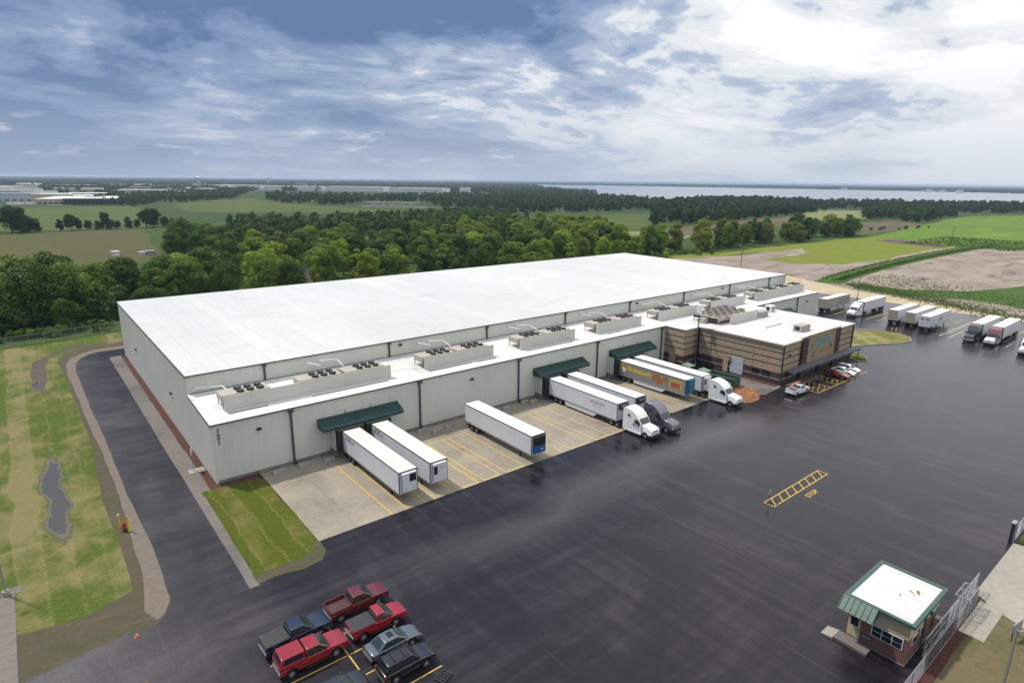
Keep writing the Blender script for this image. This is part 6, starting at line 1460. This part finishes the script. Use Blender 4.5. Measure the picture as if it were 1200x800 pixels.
wood('woods', 'scattered trees between the town buildings', [(-60,1250),(40,1280),(330,1600),(640,2150),(1000,2200),(1000,2900),(-80,2900)], 62, (0.042,0.074,0.022), FT2, 0.8, 1.3)
# distant tree cover out to the horizon: low crowns in strips and clumps
def far_cover():
    out = []; lake = FIELDS['lake']; n = 0
    azs = rng.uniform(R_(-6), R_(88), 26000); rr = 2000*np.exp(rng.uniform(0, math.log(9.5), 26000))
    for a_, r in zip(azs, rr):
        p = (-16+r*math.sin(a_), -80+r*math.cos(a_))
        if inside(p, lake): continue
        if p[0] < 1100 and p[1] < 2600 and rng.random() < 0.5: continue
        if p[0] > 1000 and p[1] < 1500 and r < 3600 and rng.random() < 0.25: continue
        if math.sin(p[0]*0.0031+1.3*math.sin(p[1]*0.0017))+math.sin(p[1]*0.0043+p[0]*0.0011) < -0.35 and rng.random() < 0.85: continue
        s = rng.uniform(0.9, 1.3); sp = 1.0+r/2600.0; q = rng.random()*6.283; c_, s_ = math.cos(q), math.sin(q)
        v = FT2[rng.integers(len(FT2))]
        if r > 4000: v = v[::2]
        if r > 8000: v = v[::3]
        m_ = np.array([[c_*sp,-s_*sp,0],[s_*sp,c_*sp,0],[0,0,1]])*s
        out.append(v@m_.T+np.array([p[0],p[1],-0.05]))
    me = mesh_from_quads('distant_woods', np.concatenate(out), 'leaf'); o = bpy.data.objects.new('distant_woods', me); C.objects.link(o)
    o.color = (0.032, 0.058, 0.022, 1); o['kind'] = 'stuff'; tag(o, 'distant wooded country stretching to the horizon', 'woods')
far_cover()
# weeds on berm and margins: tufts too many to count
def tufts(name, label, fn, n, size, col):
    rs = np.random.default_rng(3); ps = np.array([fn(rs) for _ in range(n)])
    v = leaf_cloud(rs, n*5, np.repeat(ps, 1, axis=0), np.full(n, size*0.9), size, 0.5)
    me = mesh_from_quads(name, v, 'leaf'); o = bpy.data.objects.new(name, me); C.objects.link(o); o.color = (*col, 1); o['kind'] = 'stuff'; tag(o, label, 'weeds')
def on_berm(r):
    p = bp[r.integers(3, 68)]; return (p[0]+r.uniform(-4,4), p[1]+r.uniform(-3.5,3.5), 0.5+r.uniform(0,0.7))
tufts('weeds', 'rough weeds growing along the grassed berm', on_berm, 9000, 0.34, (0.055,0.105,0.02))
def on_margin(r):
    t_ = r.random(); return (243-28*t_+r.normal()*4+ (40*r.random() if r.random() < 0.4 else 0), 24-60*t_+r.normal()*3, 0.1)
tufts('weeds', 'rough weeds growing beyond the sand strip', on_margin, 5000, 0.26, (0.085,0.12,0.03))
tufts('weeds', 'tall weeds along the far side of the construction ground', lambda r: (485+r.uniform(-30,60), 62+r.uniform(-45,18)-0.05, 0.3), 2200, 0.5, (0.055,0.105,0.02))

# ------------------------------------------------------------------ distant buildings and poles
M('town_white', (0.72,0.72,0.71), 0.6); M('town_grey', (0.38,0.38,0.38), 0.7); M('town_tan', (0.42,0.36,0.28), 0.7); M('town_brick', (0.22,0.10,0.075), 0.8); M('town_dark', (0.05,0.05,0.055), 0.4); M('shingle', (0.10,0.095,0.09), 0.85); M('town_metal', (0.50,0.55,0.60), 0.4, metal=0.3)
def flat_building(label, x, y, lx, ly, h, wall, roof, rz=0, group=None, bands=True):
    t_ = thing('building', label, 'building', (x, y, -0.05), rz, group)
    box('wall', wall, t_, -lx/2, lx/2, -ly/2, ly/2, 0, h); box('roof', roof, t_, -lx/2-0.3, lx/2+0.3, -ly/2-0.3, ly/2+0.3, h, h+0.5)
    if bands:
        n = max(2, int(lx/9))
        for k in range(n): box('window', 'town_dark', t_, -lx/2+lx*(k+0.25)/n, -lx/2+lx*(k+0.75)/n, -ly/2-0.06, -ly/2-0.002, 1.0, min(h-0.8, 3.2))
    return t_
def house(label, x, y, lx, ly, h, wall, roof, rz=0, group=None):
    t_ = thing('house', label, 'house', (x, y, -0.05), rz, group)
    box('wall', wall, t_, -lx/2, lx/2, -ly/2, ly/2, 0, h)
    MB().add([(-lx/2-.3,-ly/2-.3,h),(lx/2+.3,-ly/2-.3,h),(lx/2+.3,ly/2+.3,h),(-lx/2-.3,ly/2+.3,h),(-lx/2-.3,0,h+ly*0.32),(lx/2+.3,0,h+ly*0.32)], [(0,1,5,4),(2,3,4,5),(0,4,3),(1,2,5),(0,3,2,1)]).build('roof', roof, t_)
    for k in range(3): box('window', 'town_dark', t_, -lx/2+lx*(k+0.3)/3, -lx/2+lx*(k+0.7)/3, -ly/2-0.05, -ly/2-0.002, 1.0, 2.2)
    box('door', 'town_tan', t_, -0.5, 0.5, -ly/2-0.06, -ly/2-0.003, 0.0, 2.1)
    return t_
# large low building with white roof and dark glazing at the edge of the far field
lb = thing('building', 'long low office building with white roof and dark glazed end beyond the field', 'building', (64,985,-0.05), R_(-14))
box('wall', 'town_dark', lb, -8, 52, -42, 60, 0, 8.0); box('wing', 'town_tan', lb, -40, -8.1, -30, 130, 0, 7.0); box('roof', 'town_white', lb, -8.5, 52.5, -42.5, 60.5, 8.0, 8.9); box('wing_roof', 'town_white', lb, -40.4, -8.6, -30.4, 130.4, 7.0, 7.7)
for k in range(12): box('window', 'glass_dark', lb, -6.5+4.9*k, -2.4+4.9*k, -42.12, -42.01, 1.0, 6.6)
for k in range(5): box('window', 'glass_dark', lb, -38+6*k, -34+6*k, -30.12, -30.01, 1.2, 3.0)
box('penthouse', 'town_white', lb, 10, 20, 0, 10, 8.9, 12)
# town
rt = random.Random(5)
palette = ((('town_white','town_white'),'white'),(('town_grey','town_white'),'grey walled'),(('town_tan','town_white'),'tan walled'),(('town_brick','town_grey'),'brick red'),(('town_metal','town_metal'),'pale blue metal'))
for k in range(58):
    d = rt.uniform(0, 1); x = -30+rt.random()**1.2*(140+950*d); y = 1120+1500*d+rt.uniform(-60,60)
    (w_, r__), nm = rt.choices(palette, (5,2,2,1.6,1))[0]
    flat_building(f'{nm} low commercial building in the distant town', x, y, rt.uniform(24,80), rt.uniform(16,50), rt.uniform(7,13), w_, r__, rt.uniform(-0.6,0.2), f'{nm} town buildings', bands=(d < 0.25))
# long pale industrial sheds
for k, (x, y, lx, ly, h, rz) in enumerate(((570,2000,170,60,14,-0.80),(700,1865,190,55,13,-0.82),(835,1715,190,60,14,-0.90),(950,1545,170,60,13,-0.98))):
    flat_building('very long pale metal industrial shed in the distance', x, y, lx, ly, h, 'town_white', 'town_white', rz, 'distant industrial sheds', bands=False)
flat_building('small white block building at the end of the industrial sheds', 1040, 1440, 30, 24, 16, 'town_white', 'town_white', -0.7)
for k, (x, y) in enumerate(((3900,1010),(3720,960),(4050,1200),(4260,1750),(3990,1120))): flat_building('white building on the far shore of the lake', x, y, rt.uniform(30,70), 30, rt.uniform(8,14), 'town_white', 'town_white', 0.3, 'far shore buildings', bands=False)
for k, (x, y) in enumerate(((1180,1010),(1230,990),(980,860),(1010,835),(900,830),(1035,820))): house('pale lakeside house among trees', x, y, 16, 9, 4.5, 'town_white', 'town_grey', rt.uniform(-1,1), 'lakeside houses')
for k, (x, y) in enumerate(((1010,345),(1040,360))): house('small tan farmhouse beside the pale field', x, y, 14, 9, 4, 'town_tan', 'shingle', 0.4, 'farmhouses by the pale field')
house('white house half hidden behind trees at the left end of the fence', -18, 129, 12, 8, 4.0, 'town_white', 'shingle', R_(20))
house('white house glimpsed between the trees behind the fence corner', -1, 146, 11, 8, 4.2, 'town_white', 'shingle', R_(-15))
house('brown roofed house in the gap of the tree belt', 67, 150, 12, 9, 3.6, 'town_tan', 'shingle', R_(10))
house('red house behind light green trees at the belt end', 219, 168, 9, 7, 3.4, 'town_brick', 'town_grey', R_(30))
house('white shed behind light green trees at the belt end', 210, 171, 7, 6, 3.0, 'town_white', 'town_white', R_(15))
flat_building('small white shed on the edge of the olive field', 23.5, 281, 2.8, 2.4, 2.0, 'town_white', 'town_white', 0.3, bands=False)
flat_building('grey equipment shed near the field corner trees', 38, 276, 3.6, 2.4, 1.8, 'town_grey', 'town_grey', 0.2, bands=False)
flat_building('low white trailer home on the edge of the olive field', 34.6, 277, 2.2, 2.0, 1.4, 'town_white', 'town_white', 0.2, bands=False)
# parked cars by the far building
for k in range(26):
    b_ = MB().box(-2.2,2.2,-0.9,0.9,0.3,0.95).hexa([(-1.5,-0.85,0.95),(1.1,-0.85,0.95),(1.1,0.85,0.95),(-1.5,0.85,0.95)], [(-1.0,-0.65,1.45),(0.5,-0.65,1.45),(0.5,0.65,1.45),(-1.0,0.65,1.45)]).box(-1.7,-1.1,-0.92,0.92,0,0.6).box(1.1,1.7,-0.92,0.92,0,0.6).build('car', rt.choice(('town_white','town_dark','town_grey','town_metal')), None)
    b_.location = (12+rt.uniform(-8,52)*0.8, 1010+rt.uniform(-22,20), -0.04); b_.rotation_euler = (0,0,rt.choice((0,1.57))+0.3); tag(b_, 'tiny parked car in the lot of the far office building', 'car', 'cars in the far lot')
sheet('far_parking_lot', [(-12,985),(30,975),(28,940),(56,930),(60,960),(45,1075),(-12,1090)], -0.030, 'concrete_strip')
# water towers, mast
def water_tower(label, x, y, h, r):
    t_ = thing('water_tower', label, 'water tower', (x, y, -0.05)); MB().cyl((0,0,0),(0,0,h),r*0.45,r*0.3,n=12).build('shaft', 'town_white', t_)
    MB().cyl((0,0,h),(0,0,h+r*0.5),r*0.4,r,n=16).cyl((0,0,h+r*0.5),(0,0,h+r*1.1),r,r,n=16).cyl((0,0,h+r*1.1),(0,0,h+r*1.5),r,r*0.3,n=16).build('tank', 'town_white', t_, smooth=True)
water_tower('white water tower above the distant town', 708, 3139, 24, 11); water_tower('slim white water tower beside the distant sheds', 1012, 3100, 31, 6.5)
ms = thing('radio_mast', 'thin radio mast on the horizon between the water towers', 'mast', (930,3600,-0.05)); MB().cyl((0,0,0),(0,0,38),1.3,0.6,n=6).build('mast', 'town_dark', ms); MB().cyl((0,0,38),(0,0,42),0.3,n=5).build('antenna', 'town_dark', ms)
# substation
sb = thing('substation', 'electrical substation of steel frames and grey cabinets in a gravel yard', 'substation', (418,722,-0.05), R_(-40))
for i in range(6):
    for j in range(2): MB().cyl((-36+14*i,-9+18*j,0),(-36+14*i,-9+18*j,7 if (i+j) % 3 else 12),0.30,0.2,n=5).build('steel_pole', 'galv', sb)
for j in range(2): MB().cyl((-36,-9+18*j,6.5),(34,-9+18*j,6.5),0.25,n=5).build('beam', 'galv', sb)
for i in range(6): MB().cyl((-36+14*i,-9,6.5),(-36+14*i,9,6.5),0.22,n=5).build('beam', 'galv', sb)
for i in range(5): box('cabinet', 'town_grey', sb, -32+13*i, -25+13*i, -4, 3, 0, 3.2)
box('gravel_yard', 'concrete_strip', sb, -46, 46, -18, 18, 0.0, 0.08)
# power poles
def power_pole(label, x, y, h, group=None):
    t_ = thing('utility_pole', label, 'utility pole', (x, y, -0.05), 0, group); MB().cyl((0,0,0),(0,0,h),0.18,0.12,n=7).build('pole', 'bark', t_); MB().box(-1.2,1.2,-0.07,0.07,h-0.9,h-0.7).build('cross_arm', 'bark', t_)
    for x_ in (-1.0, 0.0, 1.0): MB().cyl((x_,0,h-0.7),(x_,0,h-0.45),0.06,n=6).build('insulator', 'town_grey', t_)
power_pole('leaning wooden utility pole on the edge of the bright green field', 492, 61, 11.5)
power_pole('wooden utility pole behind the far end of the warehouse', 252.8, 77.8, 7.5)
for k in range(6): power_pole('thin utility pole in the far fields', 180+62*k, 640+12*k+rt.uniform(-40,40), 16, 'far utility poles')

# ------------------------------------------------------------------ haze
m = bpy.data.materials.new('haze'); m.use_nodes = True; t = m.node_tree
for n_ in list(t.nodes): t.nodes.remove(n_)
pv = nd(t, 'ShaderNodeVolumePrincipled'); pv.inputs['Color'].default_value = (0.62, 0.78, 1.0, 1); pv.inputs['Density'].default_value = HAZE; pv.inputs['Anisotropy'].default_value = 0.2
mo = nd(t, 'ShaderNodeOutputMaterial'); t.links.new(pv.outputs[0], mo.inputs['Volume'])
MATS['haze'] = m
hz = MB().box(-24500,24500,-24500,24500,-1.2,43.0).build('haze', 'haze', None); hz['kind'] = 'stuff'; tag(hz, 'thin blue summer haze over the whole landscape', 'haze')
